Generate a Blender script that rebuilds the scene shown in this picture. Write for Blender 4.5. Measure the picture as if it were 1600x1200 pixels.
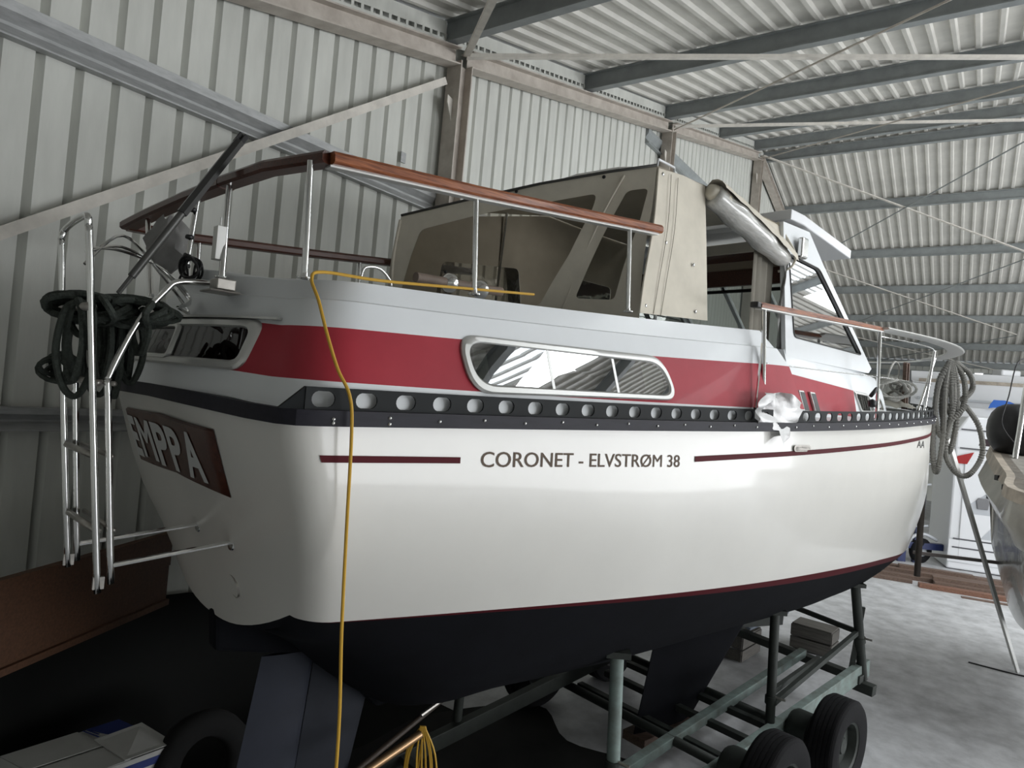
import bpy, bmesh, math, random
from mathutils import Vector, Matrix, Quaternion
DOOR_W, SKY_W, SKY_E = 4150.0, 560.0, 3.0
random.seed(7)
for o in list(bpy.data.objects): bpy.data.objects.remove(o)
S = bpy.context.scene
COL = S.collection
# ------------------------------------------------------------------ camera, world, light, exposure
HE = 3.85                                   # eye height above the floor
F, PITCH, ROLL = 1040.0, 0.0137, 0.0893     # focal length in pixels of a 1600 px wide frame
cam_d = bpy.data.cameras.new('camera'); cam = bpy.data.objects.new('camera', cam_d); COL.objects.link(cam)
cam_d.sensor_fit = 'HORIZONTAL'; cam_d.sensor_width = 36.0; cam_d.lens = 36.0 * F / 1600.0
cam_d.clip_start = 0.05; cam_d.clip_end = 300
_cp, _sp = math.cos(PITCH), math.sin(PITCH)
_f = Vector((0, _cp, _sp)); _u0 = Vector((0, -_sp, _cp)); _r0 = Vector((1, 0, 0))
_r = math.cos(ROLL) * _r0 + math.sin(ROLL) * _u0; _u = math.cos(ROLL) * _u0 - math.sin(ROLL) * _r0
M = Matrix((( _r.x, _u.x, -_f.x, 0), (_r.y, _u.y, -_f.y, 0), (_r.z, _u.z, -_f.z, HE), (0, 0, 0, 1)))
cam.matrix_world = M
S.camera = cam
S.cycles.max_bounces = 7; S.cycles.diffuse_bounces = 3; S.cycles.glossy_bounces = 3; S.cycles.transmission_bounces = 4; S.cycles.caustics_reflective = False; S.cycles.caustics_refractive = False
S.cycles.use_adaptive_sampling = True; S.cycles.adaptive_threshold = 0.05
W = bpy.data.worlds.new('daylight'); S.world = W; W.use_nodes = True
bg = W.node_tree.nodes['Background']; bg.inputs['Color'].default_value = (0.80, 0.88, 1.0, 1); bg.inputs['Strength'].default_value = 1.0
S.view_settings.view_transform = 'Standard'; S.view_settings.look = 'None'
S.view_settings.exposure = 0.0; S.view_settings.gamma = 1.0; S.view_settings.use_curve_mapping = False
YAW = 0.6012; D = 6.4                       # gable wall heading and distance
HALL_ROT = math.pi / 2 - YAW                # hall frame: X along the gable wall, Y towards it
hall_m = Matrix.Rotation(HALL_ROT, 4, 'Z')
END_N = -24.0                               # the open gable end behind the photographer, on the right
def area(name, loc, rot, sx, sy, power, col):
    l = bpy.data.lights.new(name, 'AREA'); l.shape = 'RECTANGLE'; l.size = sx; l.size_y = sy; l.energy = power; l.color = col
    o = bpy.data.objects.new(name, l); COL.objects.link(o)
    o.matrix_world = hall_m @ Matrix.Translation(loc) @ rot
    return o
# daylight entering by the big doorway in the far gable end
area('doorway_daylight', Vector((18.5, END_N + 0.25, 3.3)), Matrix.Rotation(math.radians(90), 4, 'X'), 27.0, 5.8, DOOR_W, (0.975, 0.985, 1.0))
# daylight under the rows of translucent roof panels (hung just below the purlins)
for _n, _m in ((-4.05, -11.7), (-11.3, -18.6)):
    for _n, _s, _k in ((_n, 1.95 * D, 0.2545), (_m, 5.0 * D, -0.2545)):
        _z = HE + 1.335 * D - 0.2545 * abs(_s - 3.543 * D) + 0.2
        area('skylight_daylight', Vector((_s, _n, _z)), Matrix.Rotation(-math.atan(_k), 4, 'Y'), 10.0, 1.67, SKY_W, (0.95, 0.98, 1.0))
# ------------------------------------------------------------------ materials
MATS = {}
def newmat(name):
    m = bpy.data.materials.new(name); m.use_nodes = True
    return m, m.node_tree, m.node_tree.nodes['Principled BSDF']
def mat(name, col, rough=0.5, metal=0.0, coat=0.0, noise=0.0, nscale=8.0, bump=0.0, bscale=60.0, spec=0.5, stretch=None, trans=0.0, alpha=1.0, col2=None, emit=0.0, ior=1.45, detail=4.0):
    if name in MATS: return MATS[name]
    m, nt, b = newmat(name); N = nt.nodes; L = nt.links
    b.inputs['Base Color'].default_value = (*col, 1); b.inputs['Roughness'].default_value = rough; b.inputs['Metallic'].default_value = metal
    b.inputs['Coat Weight'].default_value = coat; b.inputs['Coat Roughness'].default_value = 0.05
    b.inputs['Specular IOR Level'].default_value = spec; b.inputs['Transmission Weight'].default_value = trans; b.inputs['Alpha'].default_value = alpha
    b.inputs['IOR'].default_value = ior
    if emit: b.inputs['Emission Color'].default_value = (*col, 1); b.inputs['Emission Strength'].default_value = emit
    if noise or bump:
        tc = N.new('ShaderNodeTexCoord'); src = tc.outputs['Object']
        if stretch:
            mp = N.new('ShaderNodeMapping'); mp.inputs['Scale'].default_value = stretch; L.new(src, mp.inputs['Vector']); src = mp.outputs['Vector']
    if noise:
        n = N.new('ShaderNodeTexNoise'); n.inputs['Scale'].default_value = nscale; n.inputs['Detail'].default_value = detail; n.inputs['Roughness'].default_value = 0.6; L.new(src, n.inputs['Vector'])
        r = N.new('ShaderNodeValToRGB'); c2 = col2 or tuple(c * (1 - noise) for c in col)
        r.color_ramp.elements[0].position = 0.32; r.color_ramp.elements[1].position = 0.66
        r.color_ramp.elements[0].color = (*c2, 1); r.color_ramp.elements[1].color = (*col, 1)
        L.new(n.outputs['Fac'], r.inputs['Fac']); L.new(r.outputs['Color'], b.inputs['Base Color'])
    if bump:
        n2 = N.new('ShaderNodeTexNoise'); n2.inputs['Scale'].default_value = bscale; n2.inputs['Detail'].default_value = 5; L.new(src, n2.inputs['Vector'])
        bp = N.new('ShaderNodeBump'); bp.inputs['Strength'].default_value = bump; bp.inputs['Distance'].default_value = 0.01
        L.new(n2.outputs['Fac'], bp.inputs['Height']); L.new(bp.outputs['Normal'], b.inputs['Normal'])
    MATS[name] = m
    return m
def glassy(name, tint, rough=0.02, fac=0.5, refl=1.0, bump=0.0):
    """thin sheet: part see-through, part mirror by Fresnel"""
    if name in MATS: return MATS[name]
    m, nt, b = newmat(name); N = nt.nodes; L = nt.links
    tr = N.new('ShaderNodeBsdfTransparent'); tr.inputs['Color'].default_value = (*tint, 1)
    gl = N.new('ShaderNodeBsdfGlossy'); gl.inputs['Roughness'].default_value = rough; gl.inputs['Color'].default_value = (refl, refl, refl, 1)
    lw = N.new('ShaderNodeFresnel'); lw.inputs['IOR'].default_value = 1.5
    mx = N.new('ShaderNodeMixShader'); mt = N.new('ShaderNodeMath'); mt.operation = 'ADD'; mt.inputs[1].default_value = fac; mt.use_clamp = True
    L.new(lw.outputs['Fac'], mt.inputs[0]); L.new(mt.outputs[0], mx.inputs['Fac']); L.new(tr.outputs[0], mx.inputs[1]); L.new(gl.outputs[0], mx.inputs[2])
    L.new(mx.outputs[0], N['Material Output'].inputs['Surface'])
    if bump:
        tc = N.new('ShaderNodeTexCoord'); n2 = N.new('ShaderNodeTexNoise'); n2.inputs['Scale'].default_value = 5; L.new(tc.outputs['Object'], n2.inputs['Vector'])
        bp = N.new('ShaderNodeBump'); bp.inputs['Strength'].default_value = bump; bp.inputs['Distance'].default_value = 0.05
        L.new(n2.outputs['Fac'], bp.inputs['Height']); L.new(bp.outputs['Normal'], gl.inputs['Normal'])
    MATS[name] = m
    return m
CLAD = mat('wall_sheet', (0.73, 0.74, 0.69), 0.5, noise=0.16, nscale=1.3, stretch=(3, 3, 0.6), bump=0.05, bscale=30)
ROOFM = mat('roof_sheet', (0.76, 0.745, 0.69), 0.5, noise=0.15, nscale=1.5)
STEEL = mat('purlin_steel', (0.36, 0.385, 0.385), 0.55, metal=0.0, noise=0.2, nscale=3)
GALV = mat('galvanised_steel', (0.47, 0.48, 0.48), 0.45, metal=0.25, noise=0.25, nscale=6, stretch=(1, 4, 4))
PAINTED = mat('cream_painted_steel', (0.62, 0.57, 0.51), 0.6, noise=0.3, nscale=4, col2=(0.46, 0.41, 0.36))
BRACE = mat('pale_brace', (0.80, 0.76, 0.69), 0.6, noise=0.2, nscale=5)
CONC = mat('concrete', (0.66, 0.665, 0.68), 0.6, noise=0.40, nscale=2.6, bump=0.15, bscale=12, detail=12)
GEL = mat('cream_gelcoat', (0.75, 0.735, 0.69), 0.36, coat=0.4, noise=0.05, nscale=1.2)
GELW = mat('white_gelcoat', (0.80, 0.825, 0.84), 0.4, coat=0.08, noise=0.04, nscale=2)
RED = mat('red_band', (0.42, 0.038, 0.056), 0.5, coat=0.05, spec=0.3, noise=0.12, nscale=3)
MAROON = mat('maroon_paint', (0.085, 0.008, 0.013), 0.6, spec=0.15)
ANTI = mat('antifouling', (0.0055, 0.006, 0.0085), 0.85, spec=0.15, noise=0.3, nscale=4)
RUBR = mat('black_rubbing_strake', (0.018, 0.017, 0.026), 0.55, spec=0.3, noise=0.4, nscale=5, stretch=(1, 6, 6))
TOE = mat('dark_anodised_rail', (0.016, 0.018, 0.019), 0.6, spec=0.2)
CHROME = mat('polished_stainless', (0.72, 0.72, 0.71), 0.14, metal=1.0)
DULLST = mat('dull_stainless', (0.42, 0.40, 0.37), 0.35, metal=0.9, noise=0.3, nscale=10)
ALU = mat('window_aluminium', (0.62, 0.62, 0.60), 0.38, metal=0.55)
WOOD = mat('varnished_mahogany', (0.40, 0.13, 0.046), 0.35, coat=0.15, noise=0.6, nscale=9, stretch=(0.6, 9, 9), col2=(0.12, 0.028, 0.011))
DKWOOD = mat('dark_mahogany', (0.085, 0.026, 0.015), 0.35, coat=0.3, noise=0.5, nscale=8, stretch=(0.6, 8, 8))
CANVAS = mat('beige_canvas', (0.74, 0.69, 0.585), 0.85, noise=0.12, nscale=4, bump=0.06, bscale=9)
PIPING = mat('dark_piping', (0.06, 0.06, 0.055), 0.6)
VINYL = glassy('clear_vinyl', (0.48, 0.45, 0.40), 0.06, fac=-0.02, refl=0.6, bump=0.08)
VINYLR = mat('rolled_vinyl', (0.74, 0.73, 0.69), 0.22, coat=0.8, noise=0.22, nscale=9, stretch=(0.5, 5, 5), bump=0.4, bscale=10, trans=0.25)
GLASS = glassy('window_glass', (0.30, 0.32, 0.30), 0.01, fac=0.30)
DKGLASS = glassy('tinted_glass', (0.10, 0.11, 0.10), 0.02, fac=0.02, refl=0.8)
INNER = mat('cabin_dark', (0.02, 0.02, 0.02), 0.8)
CURT = mat('pale_curtain', (0.55, 0.60, 0.50), 0.8)
BLACK = mat('black_plastic', (0.012, 0.012, 0.013), 0.4)
RUBBER = mat('tyre_rubber', (0.009, 0.009, 0.010), 0.85, spec=0.25, bump=0.2, bscale=40)
TRGREEN = mat('grey_green_paint', (0.24, 0.31, 0.29), 0.55, noise=0.35, nscale=6, col2=(0.15, 0.17, 0.155))
TRDARK = mat('dark_green_steel', (0.034, 0.040, 0.035), 0.6, noise=0.3, nscale=8)
LETTER = mat('letter_white', (0.60, 0.61, 0.60), 0.5)
LETTERB = mat('lettering_brown', (0.14, 0.105, 0.08), 0.6, spec=0.15)
YELLOW = mat('yellow_cable', (0.62, 0.36, 0.04), 0.45)
ROPE = mat('grey_rope', (0.24, 0.235, 0.215), 0.9, noise=0.4, nscale=60, bump=0.8, bscale=90)
ROPEG = mat('dark_green_rope', (0.055, 0.065, 0.055), 0.9, noise=0.4, nscale=50, bump=0.8, bscale=80)
ROPEW = mat('white_rope', (0.62, 0.61, 0.57), 0.85, noise=0.4, nscale=50, bump=0.5, bscale=90)
PLASTIC = mat('milky_plastic', (0.30, 0.295, 0.285), 0.5, trans=0.35, bump=0.4, bscale=14, spec=0.3)
POLE = mat('grey_pole', (0.085, 0.085, 0.08), 0.4, metal=0.3)
TIMBER = mat('old_timber', (0.20, 0.135, 0.105), 0.7, noise=0.45, nscale=7, stretch=(0.5, 8, 8))
BROWN = mat('brown_timber', (0.10, 0.045, 0.022), 0.55, noise=0.4, nscale=6, stretch=(0.5, 8, 8))
CARD = mat('white_cardboard', (0.62, 0.62, 0.60), 0.7, noise=0.08, nscale=4)
BLUE = mat('blue_print', (0.035, 0.055, 0.22), 0.6)
TARPB = mat('blue_tarp', (0.04, 0.15, 0.55), 0.5)
NAVY = mat('navy_paint', (0.012, 0.022, 0.09), 0.4)
WHITE = mat('white_paint', (0.80, 0.81, 0.83), 0.3, coat=0.3)
WHITE2 = mat('pale_grey_paint', (0.50, 0.52, 0.55), 0.35, coat=0.2)
DECKG = mat('greyish_hull', (0.42, 0.40, 0.35), 0.3, coat=0.4, noise=0.25, nscale=2.5)
BEIGE = mat('weathered_strake', (0.46, 0.40, 0.33), 0.5, noise=0.4, nscale=5)
SHEETP = mat('clear_sheeting', (0.33, 0.33, 0.31), 0.25, noise=0.5, nscale=2.5, bump=0.6, bscale=5, coat=0.3)
BRONZE = mat('bronze_fitting', (0.42, 0.27, 0.15), 0.35, metal=0.8)
SKYL = mat('translucent_roof_panel', (0.86, 0.93, 1.0), 0.6, emit=SKY_E)
LAMP = mat('lit_tube', (1.0, 0.98, 0.92), 0.5, emit=6.0)
GEL.node_tree.nodes['Principled BSDF'].inputs['Coat Roughness'].default_value = 0.09
SKYL.cycles.emission_sampling = 'NONE'
# ------------------------------------------------------------------ mesh helpers
def lerp(a, b, t): return a + (b - a) * t
def herm(xk, yk, x):
    n = len(xk)
    if x <= xk[0]: return yk[0] + (x - xk[0]) * (yk[1] - yk[0]) / (xk[1] - xk[0]) * 0.0
    if x >= xk[-1]: return yk[-1]
    i = 0
    while x > xk[i + 1]: i += 1
    def sl(j):
        if j == 0: return (yk[1] - yk[0]) / (xk[1] - xk[0])
        if j == n - 1: return (yk[-1] - yk[-2]) / (xk[-1] - xk[-2])
        a = (yk[j] - yk[j - 1]) / (xk[j] - xk[j - 1]); b = (yk[j + 1] - yk[j]) / (xk[j + 1] - xk[j])
        return (a * (xk[j + 1] - xk[j]) + b * (xk[j] - xk[j - 1])) / (xk[j + 1] - xk[j - 1])
    h = xk[i + 1] - xk[i]; t = (x - xk[i]) / h
    return (2*t**3 - 3*t**2 + 1) * yk[i] + (t**3 - 2*t**2 + t) * h * sl(i) + (-2*t**3 + 3*t**2) * yk[i + 1] + (t**3 - t**2) * h * sl(i + 1)
class MB:
    def __init__(s): s.v = []; s.f = []
    def add(s, vs, fs):
        k = len(s.v); s.v += [tuple(v) for v in vs]; s.f += [tuple(i + k for i in f) for f in fs]; return s
    def box(s, c, sz, rot=None):
        c = Vector(c); hx, hy, hz = sz[0]/2, sz[1]/2, sz[2]/2
        P = [Vector((x*hx, y*hy, z*hz)) for z in (-1, 1) for y in (-1, 1) for x in (-1, 1)]
        if rot is not None: P = [rot @ p for p in P]
        return s.add([c + p for p in P], [(0,2,3,1),(4,5,7,6),(0,1,5,4),(2,6,7,3),(0,4,6,2),(1,3,7,5)])
    def bar(s, a, b, w, h, up=(0,0,1), prof=None):
        """straight bar from a to b; w across, h along up; prof = list of (across, up) outline points"""
        a, b = Vector(a), Vector(b); t = (b - a).normalized(); u = Vector(up); x = t.cross(u)
        if x.length < 1e-4: x = t.cross(Vector((1, 0, 0)))
        x.normalize(); u = x.cross(t).normalized()
        pr = prof or [(-w/2, -h/2), (w/2, -h/2), (w/2, h/2), (-w/2, h/2)]; n = len(pr)
        vs = [a + x*p + u*q for p, q in pr] + [b + x*p + u*q for p, q in pr]
        fs = [(i, (i+1) % n, n + (i+1) % n, n + i) for i in range(n)] + [tuple(range(n))[::-1], tuple(range(n, 2*n))]
        return s.add(vs, fs)
    def sweep(s, path, prof, up=(0,0,1), closed=False, cap=True):
        """sweep an (across, up) outline along a path keeping 'up'"""
        P = [Vector(p) for p in path]; n = len(prof); m = len(P); vs = []
        for i, p in enumerate(P):
            if closed: t = P[(i+1) % m] - P[i-1]
            else: t = P[min(i+1, m-1)] - P[max(i-1, 0)]
            t.normalize(); x = t.cross(Vector(up)); x.normalize(); u = x.cross(t)
            vs += [p + x*a + u*b for a, b in prof]
        fs = []
        for i in range(m if closed else m - 1):
            j = (i+1) % m
            fs += [(i*n + k, i*n + (k+1) % n, j*n + (k+1) % n, j*n + k) for k in range(n)]
        if cap and not closed: fs += [tuple(range(n))[::-1], tuple(range((m-1)*n, m*n))]
        return s.add(vs, fs)
    def tube(s, path, r, n=8, cap=True, r2=None, rf=None):
        P = [Vector(p) for p in path]; m = len(P); T = []
        for i in range(m):
            t = P[min(i+1, m-1)] - P[max(i-1, 0)]; T.append(t.normalized() if t.length > 1e-9 else Vector((0,0,1)))
        ref = Vector((0,0,1)) if abs(T[0].z) < 0.9 else Vector((1,0,0))
        x = T[0].cross(ref).normalized(); vs = []
        for i in range(m):
            if i: x = (T[i-1].rotation_difference(T[i]) @ x)
            x = (x - T[i]*x.dot(T[i])).normalized(); y = T[i].cross(x)
            rr = rf(i/(m-1)) if rf else (r if r2 is None else lerp(r, r2, i/(m-1)))
            vs += [P[i] + (x*math.cos(2*math.pi*k/n) + y*math.sin(2*math.pi*k/n))*rr for k in range(n)]
        fs = [(i*n + k, i*n + (k+1) % n, (i+1)*n + (k+1) % n, (i+1)*n + k) for i in range(m-1) for k in range(n)]
        if cap: fs += [tuple(range(n))[::-1], tuple(range((m-1)*n, m*n))]
        return s.add(vs, fs)
    def prism(s, poly, off):
        """closed polygon extruded by vector off"""
        P = [Vector(p) for p in poly]; o = Vector(off); n = len(P)
        return s.add(P + [p + o for p in P], [tuple(range(n))[::-1], tuple(range(n, 2*n))] + [(i, (i+1) % n, n + (i+1) % n, n + i) for i in range(n)])
    def grid(s, rows, flip=False):
        m, n = len(rows), len(rows[0]); vs = [p for r in rows for p in r]; fs = []
        for i in range(m-1):
            for j in range(n-1):
                q = (i*n + j, i*n + j+1, (i+1)*n + j+1, (i+1)*n + j); fs.append(q[::-1] if flip else q)
        return s.add(vs, fs)
    def lathe(s, prof, c, ax, n=16):
        """outline (radius, height) turned about axis ax through c"""
        c = Vector(c); ax = Vector(ax).normalized(); x = ax.orthogonal().normalized(); y = ax.cross(x); k = len(prof); vs = []
        for i in range(n):
            a = 2*math.pi*i/n; d = x*math.cos(a) + y*math.sin(a); vs += [c + d*r + ax*h for r, h in prof]
        fs = [(i*k + j, ((i+1) % n)*k + j, ((i+1) % n)*k + j+1, i*k + j+1) for i in range(n) for j in range(k-1)]
        return s.add(vs, fs)
    def mesh(s, name, m, smooth=False, ang=None):
        me = bpy.data.meshes.new(name); me.from_pydata(s.v, [], s.f); me.update()
        bm = bmesh.new(); bm.from_mesh(me); bmesh.ops.remove_doubles(bm, verts=bm.verts, dist=1e-5); bmesh.ops.recalc_face_normals(bm, faces=bm.faces); bm.to_mesh(me); bm.free()
        if m: me.materials.append(m)
        if smooth:
            me.shade_smooth()
            if ang: me.set_sharp_from_angle(angle=math.radians(ang))
        return me
    def build(s, name, m, parent=None, smooth=False, ang=None, bevel=0):
        o = bpy.data.objects.new(name, s.mesh(name, m, smooth, ang)); COL.objects.link(o)
        if parent: o.parent = parent
        if bevel:
            b = o.modifiers.new('edge', 'BEVEL'); b.width = bevel; b.segments = 2; b.limit_method = 'ANGLE'
        return o
def empty(name, loc=(0,0,0), rz=0.0):
    o = bpy.data.objects.new(name, None); COL.objects.link(o); o.location = loc; o.rotation_euler = (0, 0, rz); o.empty_display_size = 0.2
    return o
def tag(o, label, cat, group=None, kind=None):
    if label: o['label'] = label
    if cat: o['category'] = cat
    if group: o['group'] = group
    if kind: o['kind'] = kind
    return o
def link_mesh(name, me, parent, loc=(0,0,0), rot=(0,0,0), scale=(1,1,1)):
    o = bpy.data.objects.new(name, me); COL.objects.link(o); o.parent = parent; o.location = loc; o.rotation_euler = rot; o.scale = scale
    return o
def spline(P, k=6, closed=False):
    P = [Vector(p) for p in P]; n = len(P); out = []
    rng = range(n) if closed else range(n-1)
    for i in rng:
        p0, p1, p2, p3 = (P[i-1], P[i], P[(i+1) % n], P[(i+2) % n]) if closed else (P[max(i-1,0)], P[i], P[i+1], P[min(i+2,n-1)])
        for j in range(k):
            t = j/k; out.append(0.5*((2*p1) + (p2-p0)*t + (2*p0-5*p1+4*p2-p3)*t*t + (3*p1-p0-3*p2+p3)*t**3))
    if not closed: out.append(P[-1])
    return out
def text_mesh(body, size, name, off=0.0):
    """flat lettering as (verts, faces) in its own plane, left edge at 0, baseline at 0"""
    c = bpy.data.curves.new(name, 'FONT'); c.body = body; c.size = size; c.resolution_u = 4; c.offset = off
    o = bpy.data.objects.new(name, c); COL.objects.link(o); bpy.context.view_layer.update()
    me = o.evaluated_get(bpy.context.evaluated_depsgraph_get()).to_mesh()
    vs = [v.co.copy() for v in me.vertices]; fs = [tuple(p.vertices) for p in me.polygons]
    bpy.data.objects.remove(o); bpy.data.curves.remove(c)
    return vs, fs
# ------------------------------------------------------------------ the hall (frame: X along the gable wall, Y towards it, Z up from the floor)
K = 0.2545; SR = 3.543 * D; ZR = HE + 1.335 * D        # roof pitch, ridge position, underside of the rafter at the ridge
S0, S1 = -1.2 * D, 6.8 * D                              # the two eaves walls
def zb(s): return ZR - K * abs(s - SR)                  # underside of the rafters
def zp(s): return zb(s) + 0.27                          # underside of the purlins
def zs(s): return zp(s) + 0.34                          # roof sheeting
def hall(name, kind='structure'):
    o = empty(name, (0, 0, 0), HALL_ROT); o['kind'] = kind; return o
fl = MB().box(((S0 + S1) / 2, (END_N - 8 + D) / 2, -0.1), (S1 - S0 + 1, D - END_N + 9, 0.2)).build('floor', CONC); fl.rotation_euler = (0, 0, HALL_ROT); fl['kind'] = 'structure'
WN = D + 0.12                                           # face of the gable cladding
wall_back = hall('wall_back')
PW = 0.0464 * D
i0 = int((S0 - 0.341 * D) / PW); i1 = int((S1 - 0.341 * D) / PW)
for i in range(i0, i1 + 1):
    s = 0.341 * D + i * PW                              # centre of the groove
    xs = [s - 0.032, s - 0.024, s - 0.012, s + 0.042, s + PW - 0.032]
    ns = [WN, WN + 0.068, WN + 0.068, WN, WN]
    m = MB(); m.grid([[(x, n, 0) for x, n in zip(xs, ns)], [(x, n, zs(x) + 0.03) for x, n in zip(xs, ns)]])
    m.build('cladding_panel', CLAD, wall_back)
def hcol(s, n, z1, w=0.26, d=0.26):
    m = MB()
    m.box((s, n, z1 / 2), (0.02, d - 0.03, z1)); m.box((s, n - d / 2, z1 / 2), (w, 0.02, z1)); m.box((s, n + d / 2, z1 / 2), (w, 0.02, z1))
    return m
CS = [-0.1 * D, 1.125 * D, 2.335 * D, 3.543 * D, 4.75 * D, 5.96 * D]
for s in CS:
    # column turned with its open side along the wall: flanges face both bays
    z1 = zb(s) + 0.02; m = MB()
    m.box((s, D - 0.07, z1 / 2), (0.24, 0.02, z1)); m.box((s - 0.12, D - 0.07, z1 / 2), (0.02, 0.26, z1)); m.box((s + 0.12, D - 0.07, z1 / 2), (0.02, 0.26, z1))
    m.build('column', PAINTED, wall_back)
    for sg in (-1, 1): MB().prism([(s + sg*0.13, D - 0.1, z1 - 0.55), (s + sg*0.13, D - 0.1, z1 - 0.85), (s + sg*0.24, D - 0.1, z1 - 0.62), (s + sg*0.24, D - 0.1, z1 - 0.52)], (0, 0.015, 0)).build('gusset_plate', BRACE, wall_back)
for a, b in [(S0, CS[0])] + list(zip(CS[:-1], CS[1:])) + [(CS[-1], S1)]:
    a2, b2 = a + 0.13, b - 0.13
    m = MB(); n0 = D - 0.07
    for (q, h, w) in ((0.0, 0.02, 0.24), (0.23, 0.02, 0.24), (0.115, 0.23, 0.02)):
        wn = 0.24 if w > 0.1 else 0.02
        m.add([(x, n0 + dn, zb(x) + q + dz) for x in (a2, b2) for dn in (-wn/2, wn/2) for dz in (-h/2, h/2)], [(0,1,3,2),(4,6,7,5),(0,4,5,1),(2,3,7,6),(0,2,6,4),(1,5,7,3)])
    m.build('rafter', PAINTED, wall_back)
def channel(s0, s1, z, h, n, dep, m_):
    pr = [(0, -h/2), (dep, -h/2), (dep, -h/2 + 0.015), (0.012, -0.14*h), (0.012, -0.05*h), (0.075, 0.20*h), (0.08, 0.48*h), (0, h/2)]
    mm = MB(); k = len(pr)
    vs = [(s, n - p, z + q) for s in (s0, s1) for p, q in pr]
    mm.add(vs, [(i, (i+1) % k, k + (i+1) % k, k + i) for i in range(k)] + [tuple(range(k)), tuple(range(k, 2*k))[::-1]])
    return mm.build('girt', m_, wall_back)
channel(S0, CS[1] - 0.14, HE + 0.408 * D, 0.30, WN, 0.10, GALV)
channel(CS[1] + 0.14, CS[2] - 0.14, HE + 0.408 * D, 0.30, WN, 0.10, GALV)
channel(2.19 * D, CS[3] - 0.14, HE + 0.965 * D, 0.34, WN, 0.10, STEEL)
channel(CS[2] + 0.14, CS[3] - 0.14, HE + 0.34 * D, 0.30, WN, 0.10, GALV)
channel(CS[3] + 0.14, CS[4] - 0.14, HE + 0.965 * D, 0.30, WN, 0.10, GALV)
for a, b in zip([S0] + CS, CS + [S1]): channel(a + 0.14, b - 0.14, HE - 0.09 * D, 0.20, WN, 0.10, GALV)
MB().bar((-0.05 * D, D - 0.05, HE - 0.107 * D), (1.085 * D, D - 0.05, HE + 0.672 * D), 0.02, 0.10, up=(0, -0.0, 1)).build('wind_brace', BRACE, wall_back)
MB().box((1.0 * D, WN - 0.02, HE + 0.475 * D), (0.09, 0.02, 0.14)).build('junction_plate', GALV, wall_back)
# slotted ventilation strip above the rafter, between the purlins
PURL = [s * D for s in (-0.75, -0.14, 0.47, 1.08, 1.69, 2.29, 2.90, 3.45, 3.635, 4.18, 4.756, 5.29, 5.80, 6.35, 6.78)]
for a, b in zip(PURL[:-1], PURL[1:]):
    if b < 0.3 * D: continue
    m = MB(); k = max(2, int((b - a - 0.12) / 0.15))
    for q0, q1 in ((0.26, 0.34), (0.40, 0.58)):
        m.add([(x, D - 0.06 + dn, zb(x) + q) for x in (a + 0.06, b - 0.06) for dn in (0, 0.012) for q in (q0, q1)], [(0,1,3,2),(4,6,7,5),(0,4,5,1),(2,3,7,6),(0,2,6,4),(1,5,7,3)])
    for j in range(k + 1):
        x = a + 0.06 + (b - a - 0.12) * j / k; m.box((x, D - 0.055, zb(x) + 0.37), (0.045, 0.012, 0.08))
    m.build('ventilation_strip', CLAD, wall_back)
# roof
ceiling = hall('ceiling')
for s in PURL:
    sl = -K if s > SR else K; m = MB(); z = zp(s)
    for q, h, w in ((0.01, 0.02, 0.14), (0.31, 0.02, 0.14), (0.16, 0.28, 0.02)): m.box((s, (D - 0.02 + END_N) / 2, z + q), (w, D - 0.02 - END_N, h))
    m.build('purlin', STEEL, ceiling)
RP = 0.3333
def sheet(length, name, m_):
    pr = [(0, 0.055), (0.215, 0.055), (0.24, 0), (0.305, 0), (RP, 0.055)]
    mm = MB(); mm.grid([[(0, -y, z) for y, z in pr], [(length, -y, z) for y, z in pr]]); return mm.mesh(name, m_)
ang = math.atan(K); Ln = (SR - S0) / math.cos(ang) + 0.05; Lf = (S1 - SR) / math.cos(ang) + 0.1
me_n, me_f = sheet(Ln, 'roof_panel', ROOFM), sheet(Lf, 'roof_panel', ROOFM)
nn = int((D + 0.15 - END_N) / RP)
for i in range(nn + 1):
    y = D + 0.15 - i * RP
    link_mesh('roof_panel', me_n, ceiling, (S0, y, zs(S0)), (0, -ang, 0))
    link_mesh('roof_panel', me_f, ceiling, (SR, y, zs(SR)), (0, ang, 0))
MB().bar((SR, D + 0.1, zs(SR) + 0.07), (SR, END_N, zs(SR) + 0.07), 0.5, 0.02).build('ridge_cap', ROOFM, ceiling)
me_s = sheet(3.0 / math.cos(ang), 'skylight_panel', SKYL)
for n0, n1 in ((-3.2, -10.9), (-10.5, -17.8)):
    for s in (PURL[3] + 0.25, PURL[4] + 0.25, PURL[5] + 0.25):
        for j in range(5): link_mesh('skylight_panel', me_s, ceiling, (s, n0 - j * RP, zs(s) - 0.02), (0, -ang, 0))
    for s in (PURL[8] + 0.2, PURL[9] + 0.2, PURL[11] + 0.2):
        for j in range(5): link_mesh('skylight_panel', me_s, ceiling, (s, n1 - j * RP, zs(s) - 0.02), (0, ang, 0))
def rp(s, n, dz=0.0): return Vector((s, n, zp(s) - 0.03 + dz))
NB = -1.6
for a, b in ((1.12, 2.33), (2.33, 3.543)):
    MB().bar(rp(a * D, D - 0.2, -0.12), rp(b * D, NB, -0.12), 0.09, 0.05).build('roof_brace', BRACE, ceiling)
    MB().tube([rp(b * D, D - 0.2, -0.2), rp(a * D, NB, -0.2)], 0.016, 6).build('tie_rod', PAINTED, ceiling)
MB().bar(rp(1.12 * D, D - 0.2, -0.1), rp(0.0, NB, -0.1), 0.09, 0.05).build('roof_brace', BRACE, ceiling)
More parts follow.
